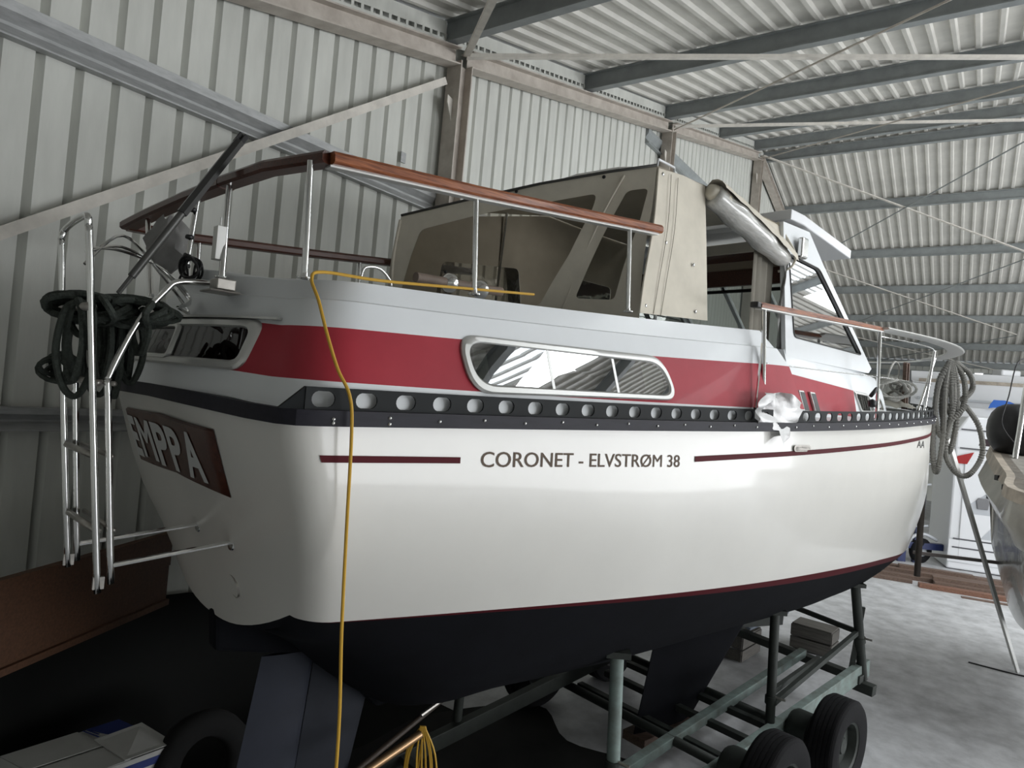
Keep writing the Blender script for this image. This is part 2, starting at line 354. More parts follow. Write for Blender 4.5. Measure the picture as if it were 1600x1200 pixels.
for a, b in ((3.543, 4.75), (4.75, 5.96), (5.96, 6.8)):
    MB().bar(rp(a * D, D - 0.2, -0.1), rp(b * D, NB, -0.1), 0.09, 0.03).build('roof_brace', BRACE, ceiling)
    MB().tube([rp(b * D, D - 0.2, -0.14), rp(a * D, NB, -0.14)], 0.022, 6).build('tie_rod', STEEL, ceiling)
# far eaves wall
wall_right = hall('wall_right'); m = MB(); hgt = zs(S1)
m.grid([[(0, 0, 0), (0, -0.29, 0), (0.03, -0.297, 0), (0.03, -0.326, 0), (0, -RP, 0)], [(0, 0, hgt), (0, -0.29, hgt), (0.03, -0.297, hgt), (0.03, -0.326, hgt), (0, -RP, hgt)]]); me_w = m.mesh('cladding_panel', CLAD)
for i in range(nn + 1): link_mesh('cladding_panel', me_w, wall_right, (S1, D + 0.15 - i * RP, 0))
MB().box((S1 - 0.12, (D + END_N) / 2, zb(S1) - 0.1), (0.2, D - END_N, 0.3)).build('eaves_beam', STEEL, wall_right)
wall_left = hall('wall_left'); hl = zs(S0); m = MB()
m.grid([[(0, 0, 0), (0, -0.29, 0), (-0.03, -0.297, 0), (-0.03, -0.326, 0), (0, -RP, 0)], [(0, 0, hl), (0, -0.29, hl), (-0.03, -0.297, hl), (-0.03, -0.326, hl), (0, -RP, hl)]]); me_w2 = m.mesh('cladding_panel', CLAD)
for i in range(nn + 1): link_mesh('cladding_panel', me_w2, wall_left, (S0, D + 0.15 - i * RP, 0))
# opposite gable with its wide doorway
wf = hall('wall_front'); DS0, DS1, DZ = 5.0, 32.0, 6.3
MB().prism([(S0, END_N, 0), (DS0, END_N, 0), (DS0, END_N, zs(DS0)), (S0, END_N, zs(S0))], (0, -0.1, 0)).build('gable_panel', CLAD, wf)
MB().prism([(DS0, END_N, DZ), (DS1, END_N, DZ), (DS1, END_N, zs(DS1)), (SR, END_N, zs(SR)), (DS0, END_N, zs(DS0))], (0, -0.1, 0)).build('gable_panel', CLAD, wf)
MB().prism([(DS1, END_N, 0), (S1, END_N, 0), (S1, END_N, zs(S1)), (DS1, END_N, zs(DS1))], (0, -0.1, 0)).build('gable_panel', CLAD, wf)
# ------------------------------------------------------------------ the yacht (frame: x forward, y to starboard, z from eye level)
PSI, OX, OY = 0.8350, -2.0362, 3.9857
boat = empty('cabin_yacht', (OX, OY, 0), math.pi / 2 - PSI)
tag(boat, 'cream cabin yacht with red band, wooden handrail and beige canopy, standing on a trailer', 'boat')
def BP(x, y, z):
    if y < 0 and x < 2: x -= 0.12 * min(1.0, -y / 1.2) * (2 - max(x, -0.6)) / 2     # the port quarter stands slightly further aft
    return Vector((x, -y, z + HE))
BX = [0, 1.5, 3, 4.5, 6, 7.5, 9, 10, 10.7, 11.15, 11.35]; BY = [1.42, 1.435, 1.52, 1.646, 1.692, 1.659, 1.505, 1.16, 0.78, 0.4, 0.02]
def HB(x): return herm(BX, BY, x)                       # half breadth at the rail
def HZ(x): t = x / 11.0; return -0.111 + 0.1692 * t + 0.3068 * t * t   # height of the toe rail slots
# control levels of the hull: sheer, topside, waterline, stripe, bilge, centre
def lev(l, t):
    if l == 0: xa, xf = 0.10, 11.35
    elif l == 1: xa, xf = 0.27, 11.05
    elif l == 2: xa, xf = 0.44, 10.6
    elif l == 3: xa, xf = 0.46, 10.54
    elif l == 4: xa, xf = 0.55, 10.2
    else: xa, xf = 0.45, 9.9
    x = lerp(xa, xf, t)
    wy = herm([0, 1.5, 3, 4.5, 6, 7.5, 9, 9.8, 10.3, 10.6], [1.04, 1.26, 1.44, 1.53, 1.53, 1.47, 1.31, 1.07, 0.74, 0.015], x)
    wz = -1.27 - 0.043 * x
    cz = herm([0.4, 0.8, 1.2, 1.6, 2.5, 5, 7.5, 8.8, 9.5, 9.9], [-1.56, -1.76, -2.1, -2.38, -2.46, -2.52, -2.56, -2.46, -2.2, -1.95], x)
    if l == 0: y, z = HB(x), HZ(x) - 0.12
    elif l == 1:
        hb = herm([0, 1.5, 3, 4.5, 6, 7.5, 9, 10, 10.6, 11.05], [1.40, 1.44, 1.54, 1.65, 1.69, 1.65, 1.47, 1.21, 0.88, 0.015], x); y, z = hb, lerp(HZ(x) - 0.12, wz, 0.55)
    elif l == 2: y, z = wy, wz
    elif l == 3: y, z = max(0.012, wy - herm([0.4, 2.5, 6.0], [0.012, 0.03, 0.06], x)), wz - herm([0.4, 2.5, 6.0], [0.006, 0.035, 0.09], x)
    elif l == 4: y, z = max(0.01, wy * 0.62), lerp(wz, cz, 0.64)
    else: y, z = 0.0, cz
    r = 0.16                                            # rounded quarters
    d = x - xa
    if l < 5 and d < r: y -= r * (1 - math.sqrt(max(0, 1 - (1 - d / r) ** 2)))
    return Vector((x, y, z))
TS = [0, 0.0006, 0.0015, 0.003, 0.005, 0.0075, 0.0105, 0.0145, 0.02, 0.028] + [0.028 + 0.972 * (i / 56) for i in range(1, 57)]
def crom(p0, p1, p2, p3, t): return 0.5*((2*p1) + (p2-p0)*t + (2*p0-5*p1+4*p2-p3)*t*t + (3*p1-p0-3*p2+p3)*t**3)
def section(t):
    C = [lev(l, t) for l in range(6)]; out = []
    for i, k in ((0, 5), (1, 5)):
        p0 = C[i-1] if i else C[0]*2 - C[1]
        for j in range(k): out.append(crom(p0, C[i], C[i+1], C[i+2], j/k))
    out += [C[2], C[3]]                                  # index 10, 11
    for i, k in ((3, 4), (4, 4)):
        p3 = Vector((C[4].x, -C[4].y, C[4].z)) if i == 4 else C[5]
        for j in range(1, k + 1): out.append(crom(C[i-1], C[i], C[i+1], p3, j/k))
    out[-1].y = 0
    return out
SEC = [section(t) for t in TS]
def hull_y(x, z):
    """half breadth of the topsides at (x, z)"""
    rows = []
    for i in range(0, 11):
        k = 0
        while k < len(TS) - 2 and SEC[k+1][i].x < x: k += 1
        a, b = SEC[k][i], SEC[k+1][i]; rows.append(a.lerp(b, max(0, min(1, (x - a.x) / max(1e-6, b.x - a.x)))))
    for a, b in zip(rows[:-1], rows[1:]):
        if a.z >= z >= b.z: return lerp(a.y, b.y, (a.z - z) / (a.z - b.z))
    return rows[0].y if z > rows[0].z else rows[-1].y
def both(i0, i1):
    m = MB()
    for sg in (1, -1): m.grid([[BP(p.x, sg*p.y, p.z) for p in s[i0:i1+1]] for s in SEC])
    return m
m = both(0, 10)
def tr_x(edge, y, ye, zt):
    b = lerp(0.17, 0.07, zt); return edge - b * (1 - (y / max(ye, 1e-3)) ** 2)
tr = []
for i in range(0, 11):
    e = SEC[0][i]; row = []
    for k in range(-10, 11):
        y = e.y * k / 10; row.append(BP(tr_x(e.x, y, e.y, i / 10), y, e.z + (0.03 if i == 0 else 0.03*(1-i/10)) * (1 - (k/10)**2) - 0.26 * (1 - (k/10)**2) * max(0, (i - 5) / 5) ** 1.5))
    tr.append(row)
m.grid(tr)
m.build('hull', GEL, boat, True, 50)
both(10, 11).build('boot_stripe', MAROON, boat, True, 50)
m = both(11, 19)
br = []
for q, i in enumerate(range(10, 20)):
    e = SEC[0][i]; row = []
    for k in range(-10, 11):
        y = e.y * k / 10; row.append(BP(e.x - (0.07 * (1 - q / 9)) * (1 - (k/10)**2), y, e.z - 0.26 * (1 - (k/10)**2) * (1 - q/9)))
    br.append(row)
m.grid(br)
m.build('underbody', ANTI, boat, True, 60)
def foil(x0t, x1t, zt, x0b, x1b, zbm, th, thb):
    mm = MB(); rows = []
    for f in [i / 6 for i in range(7)]:
        z = lerp(zt, zbm, f); a, b = lerp(x0t, x0b, f), lerp(x1t, x1b, f); w = lerp(th, thb, f); row = []
        for u in (0, 0.03, 0.12, 0.3, 0.55, 0.8, 1.0): row.append((lerp(b, a, u), w * (2.4 * math.sqrt(u) * (1 - u) + 0.03), z))
        full = [BP(x, y, z) for x, y, z in row] + [BP(x, -y, z) for x, y, z in row[::-1]]
        rows.append(full + [full[0]])
    mm.grid(rows); n = len(rows[0]) - 1
    mm.add(rows[-1][:-1], [tuple(range(n))]); return mm
foil(5.30, 7.60, -2.40, 5.0, 6.10, -3.60, 0.16, 0.13).build('keel', ANTI, boat, True, 40)
foil(1.10, 1.62, -2.0, 1.0, 1.40, -3.15, 0.05, 0.04).build('skeg', mat('antifouling_worn', (0.015, 0.018, 0.027), 0.75, noise=0.3, nscale=4), boat, True, 40)
foil(0.72, 1.10, -1.9, 0.55, 1.0, -3.12, 0.05, 0.035).build('rudder', mat('antifouling_blue', (0.018, 0.022, 0.036), 0.7, noise=0.3, nscale=3), boat, True, 40)
MB().prism([BP(x, 0.07, z) for x, z in ((0.36, -1.48), (0.385, -1.78), (0.72, -1.86), (1.1, -1.93), (1.62, -2.44), (2.1, -2.42), (2.1, -1.6))], (0, 0.14, 0)).build('deadwood', ANTI, boat, bevel=0.03)
# rubbing strake round hull and transom
def ring_path(off=0.0, dz=0.0, nst=70):
    P = []
    for i in range(nst + 1):
        x = lerp(11.33, 0.26, i / nst); P.append((x, HB(x) + off, HZ(x) + dz))
    e = SEC[0][0]
    for a in (35, 65): P.append((0.26 - 0.16*math.sin(math.radians(a)), HB(0.2) - 0.16*(1 - math.cos(math.radians(a))) + off, HZ(0.1) + dz))
    yy = e.y
    for k in range(9, -1, -1):
        y = yy * k / 10; P.append((tr_x(e.x, y, yy, 0) - off, y, HZ(0) + dz + 0.03 * (1 - (k/10)**2)))
    return P + [(x, -y, z) for x, y, z in P[::-1][1:]]
pth = [BP(*p) for p in ring_path(0.012, -0.088)]
MB().sweep(pth, [(-0.03, -0.037), (0.02, -0.037), (0.034, -0.018), (0.034, 0.02), (0.022, 0.038), (-0.03, 0.038)]).build('rubbing_strake', RUBR, boat, True, 30)
# side deck inside the rail
rows = []
for i in range(61):
    x = lerp(0.2, 11.3, i / 60); y = max(0.01, HB(x) - 0.02); z = HZ(x) - 0.055
    rows.append([BP(x, y * k, z + 0.05 * (1 - k*k)) for k in (-1, -0.8, -0.4, 0, 0.4, 0.8, 1)])
e = SEC[0][0]; rows.insert(0, [BP(tr_x(e.x, e.y*k, e.y, 0) + 0.01, e.y * k * 0.99, HZ(0) - 0.055 + 0.05*(1-k*k)) for k in (-1, -0.8, -0.4, 0, 0.4, 0.8, 1)])
MB().grid(rows).build('side_deck', GELW, boat, True, 40)
# slotted toe rail
def arc_pts():
    P = []; s = 0; last = None; x = 0.16
    while x < 11.2:
        p = (x, HB(x)); 
        if last: s += math.hypot(p[0]-last[0], p[1]-last[1])
        P.append((s, x)); last = p; x += 0.02
    return P
ARC = arc_pts()
def x_at(s):
    for (a, xa), (b, xb) in zip(ARC[:-1], ARC[1:]):
        if b >= s: return lerp(xa, xb, (s - a) / (b - a))
    return ARC[-1][1]
PITCH_S = 0.2281; S_FIRST = 0.12                       # first slot at x = 0.283
def rail_side(sg, name):
    m = MB(); nseg = int((ARC[-1][0] - 0.03) / PITCH_S)
    zt, zl = 0.056, -0.052; hw, hh = 0.060, 0.038
    for k in range(nseg):
        sc = S_FIRST + k * PITCH_S; a = sc - PITCH_S/2 if k else 0.03; b = sc + PITCH_S/2
        hole = []
        for q in range(16):
            an = 2*math.pi*q/16 + math.pi/16; cx, cy = math.cos(an), math.sin(an)
            px = (hw - hh) * (1 if cx > 0 else -1) + hh * cx; hole.append((sc + px, hh * cy))
        outer = []
        for px, pz in hole:
            dx, dz = px - sc, pz; f = 1e9
            if abs(dx) > 1e-6: f = min(f, ((b - sc) if dx > 0 else (sc - a)) / abs(dx))
            if abs(dz) > 1e-6: f = min(f, (zt if dz > 0 else -zl) / abs(dz))
            outer.append((sc + dx*f, dz*f))
        corners = [(b, zt), (a, zt), (a, zl), (b, zl)]
        def W3(s, z, o):
            x = x_at(s); return BP(x, sg * (HB(x) + o), HZ(x) + z)
        for o in (0.004, -0.006):
            vs = [W3(s, z, o) for s, z in hole] + [W3(s, z, o) for s, z in outer] + [W3(s, z, o) for s, z in corners]
            fs = [(q, (q+1) % 16, 16 + (q+1) % 16, 16 + q) for q in range(16)]
            # corners: find neighbouring outer points that lie on different edges
            for q in range(16):
                p, r_ = outer[q], outer[(q+1) % 16]
                onx = lambda w: abs(w[0] - a) < 1e-6 or abs(w[0] - b) < 1e-6
                if onx(p) != onx(r_):
                    mid = ((p[0] + r_[0]) / 2, (p[1] + r_[1]) / 2); c = min(range(4), key=lambda i: (corners[i][0]-mid[0])**2 + (corners[i][1]-mid[1])**2)
                    fs.append((16 + q, 16 + (q+1) % 16, 32 + c))
            m.add(vs, fs)
        vs = [W3(s, z, o) for o in (0.004, -0.006) for s, z in hole]; m.add(vs, [(q, (q+1) % 16, 16 + (q+1) % 16, 16 + q) for q in range(16)])
        for z in (zt, zl): m.add([W3(a, z, 0.004), W3(b, z, 0.004), W3(b, z, -0.006), W3(a, z, -0.006)], [(0, 1, 2, 3)])
    x = x_at(0.03); m.prism([BP(x, sg*HB(x), HZ(x) + 0.056), BP(x, sg*HB(x), HZ(x) - 0.052), BP(x - 0.11, sg*(HB(x) - 0.03), HZ(x) - 0.052)], (0, sg*0.02, 0))
    o = m.build(name, TOE, boat); return o
rail_side(1, 'toe_rail'); rail_side(-1, 'toe_rail')
bolt = MB().lathe([(0, 0.006), (0.006, 0.005), (0.009, 0.0)], (0, 0, 0), (0, -1, 0), 8).mesh('bolt', CHROME, True)
for k in range(34):
    x = 0.32 + k * 0.305
    if x < 10.6: link_mesh('bolt', bolt, boat, BP(x, HB(x) + 0.046, HZ(x) - 0.09 + 0.012 * (k % 2)))
    if k < 2: link_mesh('bolt', bolt, boat, BP(x, HB(x) + 0.046, HZ(x) - 0.108))
# ------------------------------------------------------------------ aft cabin
CW = [(-0.055, 0.022, 0.13, 5.02), (0.085, 0.048, 0.165, 4.93), (0.35, 0.165, 0.24, 4.80), (0.49, 0.205, 0.28, 4.62), (0.498, 0.225, 0.30, 4.60), (0.60, 0.27, 0.34, 4.42)]
# (height above the slot line at the stern, inset from the rail, aft face at the edge, forward end)
GROW = [0, -0.02, 0.10, 0.11, 0.11, 0.15]                    # added height at the forward end
def cab_pt(l, x):
    h, ins, xa, xf = CW[l]; hh = h + GROW[l] * max(0, min(1, (x - 0.2) / 4.3))
    b = HB(min(max(x, 0.3), 4.6)) if x < 4.6 else HB(4.6)
    return b - ins, HZ(x) + hh
def cab_loop(l):
    h, ins, xa, xf = CW[l]; P = []; r = 0.30
    for i in range(25):
        x = lerp(xf, xa + r, i / 24); y, z = cab_pt(l, x); P.append((x, y, z))
    y0, z0 = cab_pt(l, xa + r)
    for a in range(1, 7):
        t = math.radians(90 * a / 7); P.append((xa + r - r * math.sin(t), y0 - r * (1 - math.cos(t)), lerp(z0, cab_pt(l, xa)[1], math.sin(t))))
    ye = y0 - r; ze = cab_pt(l, xa)[1]
    for k in range(8, -1, -1):
        y = ye * k / 8; P.append((xa - 0.24 * (1 - (k/8)**2), y, ze + 0.03 * (1 - (k/8)**2)))
    return P + [(x, -y, z) for x, y, z in P[::-1][1:]]
LOOPS = [cab_loop(l) for l in range(6)]
def band(l0, l1): return MB().grid([[BP(*p) for p in LOOPS[l]] for l in range(l0, l1 + 1)])
m = band(0, 1); m2 = band(2, 5); m.add(m2.v, m2.f)
top = LOOPS[5]; N = len(top); rows = []
for i in range(N // 2 + 1):
    a, b = top[i], top[N-1-i]; rows.append([BP(lerp(a[0], b[0], f), lerp(a[1], b[1], f), lerp(a[2], b[2], f) + 0.06 * (1 - (2*f-1)**2)) for f in (0, 0.02, 0.25, 0.5, 0.75, 0.98, 1)])
m.grid(rows)
ends = [[BP(*LOOPS[l][0]), BP(*LOOPS[l][-1])] for l in range(6)]; m.grid(ends)
m.build('aft_cabin', GELW, boat, True, 22)
band(1, 2).build('cabin_red_band', RED, boat, True, 30)
def cab_y(x, z):
    P = [cab_pt(l, x) for l in range(6)]
    for a, b in zip(P[:-1], P[1:]):
        if a[1] <= z <= b[1]: return lerp(a[0], b[0], (z - a[1]) / max(1e-6, b[1] - a[1]))
    return P[0][0] if z < P[0][1] else P[-1][0]
def aft_x(y, z):
    zz = HZ(0.2); a = None
    for l in range(5):
        za, zb_ = zz + CW[l][0], zz + CW[l+1][0]
        if za <= z <= zb_ or (l == 0 and z < za) or (l == 4 and z > zb_):
            f = (z - za) / max(1e-6, zb_ - za); xa = lerp(CW[l][2], CW[l+1][2], f); ins = lerp(CW[l][1], CW[l+1][1], f); break
    ye = HB(0.5) - ins - 0.30; k = min(1.0, abs(y) / ye); x = xa - 0.24 * (1 - k*k)
    if abs(y) > ye:
        d = min(0.299, abs(y) - ye); x = xa + 0.30 - math.sqrt(0.30**2 - d*d)
    return x
def rrect(pts, r, n=5):
    """round the corners of a polygon in the plane"""
    out = []; k = len(pts)
    for i in range(k):
        p, a, b = Vector(pts[i]), Vector(pts[i-1]), Vector(pts[(i+1) % k])
        da, db = (a - p).normalized(), (b - p).normalized(); A, B = p + da*r, p + db*r
        for j in range(n + 1):
            t = j / n; out.append(A*(1-t)**2 + p*2*t*(1-t) + B*t*t)
    return out
def inset(pts, d):
    c = sum((Vector(p) for p in pts), Vector((0, 0))) / len(pts); xs = [p[0] for p in pts]; ys = [p[1] for p in pts]
    sx = (max(xs) - min(xs)) / 2; sy = (max(ys) - min(ys)) / 2
    return [Vector((c.x + (p[0]-c.x) * (1 - d/sx), c.y + (p[1]-c.y) * (1 - d/sy))) for p in pts]
def dens(pts, n):
    """more points along the edges so the outline can follow a curved surface"""
    out = []
    for i in range(len(pts)):
        a, b = Vector(pts[i]), Vector(pts[(i+1) % len(pts)])
        k = max(1, int((b - a).length / n))
        out += [a.lerp(b, j / k) for j in range(k)]
    return out
def framed(outer, wd, surf, fr_off, parent, nm='window_frame', fm=ALU, pane=GLASS, pn='window_pane', gl_off=0.016):
    """window frame ring + pane on a surface; surf(u, v, offset) -> point"""
    o = dens(outer, 0.12); i1 = inset(o, wd * 0.25); i2 = inset(o, wd * 0.8); i3 = inset(o, wd); n = len(o)
    m = MB(); R = [[surf(p.x, p.y, q) for p in ring] for ring, q in ((o, -0.01), (o, fr_off * 0.5), (i1, fr_off), (i2, fr_off), (i3, fr_off * 0.5), (i3, -0.01))]
    m.grid([r + [r[0]] for r in R]); f = m.build(nm, fm, parent, True, 35)
    RS = (0.01, 0.12, 0.25, 0.4, 0.55, 0.7, 0.85, 1.0)
    if pane:
        c = sum(i3, Vector((0, 0))) / n
        MB().grid([[surf(lerp(c.x, p.x, t), lerp(c.y, p.y, t), 0.005) for p in i3 + [i3[0]]] for t in RS]).build('dark_interior', INNER, f, True)
        g = MB(); c = sum(i3, Vector((0, 0))) / n; rows = [[surf(lerp(c.x, p.x, t), lerp(c.y, p.y, t), gl_off) for p in i3 + [i3[0]]] for t in RS]
        g.grid(rows); g.build(pn, pane, f, True)
    return f
def side_surf(u, v, o): return BP(u, cab_y(u, v) + o, v)
W1 = rrect([(1.14, 0.315), (2.99, 0.372), (3.09, 0.055), (1.19, -0.022)], 0.15, 8)
w = framed(W1, 0.055, side_surf, 0.028, boat)
m = MB()
for q in (1.84, 2.44): MB().grid([[side_surf(q - 0.012, z, 0.018), side_surf(q + 0.012, z, 0.018)] for z in (0.03, 0.30)]).build('pane_edge', ALU, w)
m = MB()
for a0, a1 in ((1.24, 1.34), (2.74, 2.95)):
    rows = [[side_surf(lerp(a0, a1, k / 16), z, 0.008 + 0.003 * math.sin(k * 2.1)) for k in range(17)] for z in ((0.04, 0.14, 0.24) if a0 < 2 else (0.085, 0.18, 0.285))]; MB().grid(rows).build('curtain', CURT, w, True)
def aft_surf(u, v, o): return BP(aft_x(u, v) - o, u, v)
W2 = rrect([(-0.92, 0.268), (0.86, 0.268), (0.885, -0.010), (-0.95, -0.005)][::-1], 0.08)
w2 = framed(W2, 0.05, aft_surf, 0.03, boat, pane=DKGLASS)
W3_ = rrect([(-0.86, 0.24), (0.18, 0.24), (0.19, 0.02), (-0.88, 0.02)][::-1], 0.05)
framed(W3_, 0.03, aft_surf, 0.038, w2, nm='sliding_sash', pane=None)
MB().sweep([aft_surf(lerp(-1.0, 0.95, k / 12), 0.275, 0.01) for k in range(13)], [(-0.012, -0.006), (0.03, -0.006), (0.03, 0.006), (-0.012, 0.006)]).build('drip_moulding', ALU, boat, True, 30)
# ------------------------------------------------------------------ lettering and stripes on the topsides
def hull_strip(x0, x1, zf, hh, name, slant=0.0):
    n = max(4, int((x1 - x0) / 0.15)); rows = []
    for i in range(n + 1):
        x = lerp(x0, x1, i / n); z = zf(x); row = []
        for q, dz in ((0, hh / 2), (1, -hh / 2)):
            xx = x + (slant * q if i == 0 else 0); row.append(BP(xx, hull_y(xx, z + dz) + 0.005, z + dz))
        rows.append(row)
    MB().grid(rows).build(name, MAROON, boat, True)
hull_strip(0.285, 1.115, lambda x: -0.387 - 0.008 * (x - 0.3), 0.034, 'accent_stripe', 0.012)
hull_strip(3.26, 9.25, lambda x: herm([3.2, 5.6, 7.5, 9.3], [-0.375, -0.262, -0.155, -0.02], x), 0.042, 'accent_stripe')
def hull_letters(words, x0, x1, zb_, h, name, m_):
    full = words; size = 0.12; grp = empty(name); grp.parent = boat
    vs, fs = text_mesh(full, size, 'measure', 0.0007); total = max(v.x for v in vs); hcap = max(v.y for v in vs)
    for i, ch in enumerate(full):
        if ch == ' ': continue
        pre, _f = text_mesh(full[:i + 1], size, 'measure', 0.0007); cv, cf = text_mesh(ch, size, 'letter', 0.0 if ch == 'M' else 0.0007)
        shift = max(v.x for v in pre) - max(v.x for v in cv); V = []
        for v in cv:
            x = lerp(x0, x1, (v.x + shift) / total); z = zb_ + v.y / hcap * h; V.append(BP(x, hull_y(x, z) + 0.003, z))
        MB().add(V, cf).build('letter', m_, grp)
hull_letters('CORONET - ELVSTR\u00d8M 38', 1.255, 3.085, -0.432, 0.088, 'model_lettering', LETTERB)
hull_letters('AA', 8.05, 8.45, -0.225, 0.09, 'hull_mark', BLACK)
# oval fairlead slot
P = [BP(4.80 + 0.13 * sx + 0.035 * math.cos(a), hull_y(4.8, -0.26) + 0.004, -0.262 + 0.03 * math.sin(a)) for sx, a in [(1 if math.cos(2*math.pi*k/16) > 0 else -1, 2*math.pi*k/16) for k in range(16)]]
MB().prism(P, (0, -0.006, 0)).build('fairlead_slot', DULLST, boat)
MB().prism([p + Vector((0, -0.008, -0.004)) for p in [BP(4.80 + 0.11 * sx + 0.03 * math.cos(a), hull_y(4.8, -0.26), -0.262 + 0.022 * math.sin(a)) for sx, a in [(1 if math.cos(2*math.pi*k/16) > 0 else -1, 2*math.pi*k/16) for k in range(16)]]], (0, -0.002, 0)).build('fairlead_opening', INNER, boat)
# ------------------------------------------------------------------ name board on the transom
def tsurf(y, z, o):
    rows = [SEC[0][i] for i in range(11)]
    for i in range(10):
        a, b = rows[i], rows[i+1]
        if a.z >= z >= b.z or (i == 0 and z > a.z):
            f = (a.z - z) / (a.z - b.z); ye = lerp(a.y, b.y, f); xe = lerp(a.x, b.x, f); return BP(tr_x(xe, y, ye, (i + f) / 10) - o, y, z)
    return BP(rows[-1].x - o, y, z)
ZT0, ZT1, NBW = -0.305, -0.665, 0.745
rows = []
for z, o in ((ZT0, 0.0), (ZT0 - 0.012, 0.02), (lerp(ZT0, ZT1, 0.5), 0.022), (ZT1 + 0.012, 0.02), (ZT1, 0.0)):
    rows.append([tsurf(k / 20 * NBW, z - 0.02 * abs(k/20), 0.0 if abs(k) == 20 else o) for k in range(-20, 21)])
board = MB().grid(rows).build('name_board', DKWOOD, boat, True, 40)
xc = -0.71
for ch, wd in (('E', 0.21), ('M', 0.32), ('P', 0.245), ('P', 0.245), ('A', 0.28)):
    vs, fs = text_mesh(ch, 1.0, 'letter', 0.0 if ch == 'M' else 0.035); bx0, bx1 = min(v.x for v in vs), max(v.x for v in vs); by1 = max(v.y for v in vs)
    ww = wd - 0.03; m = MB()
    for sh in ((-0.011, 0.011) if ch == 'M' else (0.0,)): m.add([tsurf(xc + (v.x - bx0) / (bx1 - bx0) * (ww - 2 * abs(sh)) + abs(sh) + sh + 0.012, -0.635 + (v.y + 0.03) / (by1 + 0.03) * 0.265, 0.026 + 0.04 * max(0, sh)) for v in vs], fs)
    m.build('letter', LETTER, board); xc += wd
# ------------------------------------------------------------------ after deck: handrail, stanchions, ladder
HR = [(3.14, 1.12, 1.395), (2.3, 1.115, 1.305), (1.3, 1.11, 1.20), (0.35, 1.11, 1.115), (0.20, 0.70, 1.10), (0.13, 0.17, 1.085), (0.10, -0.25, 1.06), (0.06, -0.8, 1.0), (0.04, -1.15, 0.955)]
prof = [(-0.055, -0.022), (-0.04, -0.034), (0.04, -0.034), (0.055, -0.022), (0.055, 0.012), (0.04, 0.03), (-0.04, 0.03), (-0.055, 0.012)]
def rail(pts, name, m_=WOOD, pr=prof): return MB().sweep([BP(*p) for p in pts], pr).build(name, m_, boat, True, 30)
rail(HR[:4], 'handrail'); rail(HR[3:6], 'handrail', DKWOOD); rail([(0.135, 0.22, 1.08)] + HR[6:], 'handrail', DKWOOD)
rail([HR[-1], (0.4, -1.16, 0.96), (1.4, -1.15, 1.05), (3.1, -1.14, 1.22)], 'handrail', DKWOOD)
MB().sweep([BP(x, y, z - 0.036) for x, y, z in HR[:4]], [(-0.012, -0.008), (0.05, -0.008), (0.05, 0.004), (-0.012, 0.004)]).build('rail_track', ALU, boat)
def stanchion(a, b, r=0.017, m_=CHROME, foot=True):
    m = MB().tube([BP(*a), BP(*b)], r, 10)
    if foot: m.lathe([(0.04, 0.0), (0.04, 0.008), (0.02, 0.012), (0.018, 0.03)], BP(*a), (0, 0, 1), 12)
    m.build('stanchion', m_, boat, True, 40)
for a, b in (((0.30, 1.05, 0.49), (0.27, 1.06, 1.09)), ((1.38, 1.09, 0.585), (1.32, 1.10, 1.18)), ((2.88, 1.10, 0.70), (2.80, 1.11, 1.35)), ((0.10, 0.42, 0.50), (0.13, 0.30, 1.06)), ((0.05, -0.08, 0.50), (0.10, -0.12, 1.05)), ((0.0, -0.45, 0.40), (0.05, -0.80, 0.98)), ((0.5, -1.1, 0.47), (0.5, -1.14, 0.95)), ((1.8, -1.1, 0.55), (1.8, -1.14, 1.07))): stanchion(a, b)
m = MB().box(BP(0.085, 0.36, 0.70), (0.05, 0.07, 0.19)); m.tube([BP(0.085, 0.36, 0.79), BP(0.085, 0.36, 0.85)], 0.004, 6); m.build('aerial_box', ALU, boat, bevel=0.006)
for z in (0.60, 0.66, 0.78, 0.95): MB().lathe([(0.021, -0.012), (0.025, -0.006), (0.025, 0.006), (0.021, 0.012)], BP(0.055 + 0.02 * (z - 0.5), -0.09, z), (0, 0, 1), 10).build('clamp', BLACK, boat, True)
ladder = MB()
def ltube(P, r=0.0165, k=5): return MB().tube(spline([BP(*p) for p in P], k), r, 10)
near_o = [(-0.39, 0.55, -1.17), (-0.47, 0.55, -0.4), (-0.565, 0.55, 0.52), (-0.575, 0.54, 0.62), (-0.585, 0.50, 0.675), (-0.60, 0.11, 0.665), (-0.615, 0.06, 0.61), (-0.605, 0.05, 0.5), (-0.53, 0.05, -0.3), (-0.44, 0.05, -1.16)]
lad = ltube(near_o).build('boarding_ladder', CHROME, boat, True)
ltube([(-0.335, 0.55, -1.13), (-0.425, 0.55, -0.2), (-0.43, 0.545, -0.10), (-0.32, 0.52, 0.19), (-0.20, 0.505, 0.375), (-0.15, 0.50, 0.425), (-0.05, 0.49, 0.445), (0.06, 0.48, 0.45)]).build('grab_tube', CHROME, lad, True)
ltube([(-0.40, 0.05, -1.13), (-0.485, 0.05, -0.2), (-0.487, 0.05, -0.13)]).build('ladder_leg', CHROME, lad, True)
for z, xo in ((0.235, -0.565), (-0.13, -0.495), (-0.49, -0.475), (-0.86, -0.435)):
    MB().tube([BP(xo + 0.02, 0.56, z), BP(xo - 0.03, 0.03, z + 0.0)], 0.021 if z > 0 else 0.017, 10).build('rung', DULLST, lad, True)
    if z < 0: MB().tube([BP(xo + 0.09, 0.56, z), BP(xo + 0.05, 0.03, z)], 0.013, 8).build('rung', DULLST, lad, True)
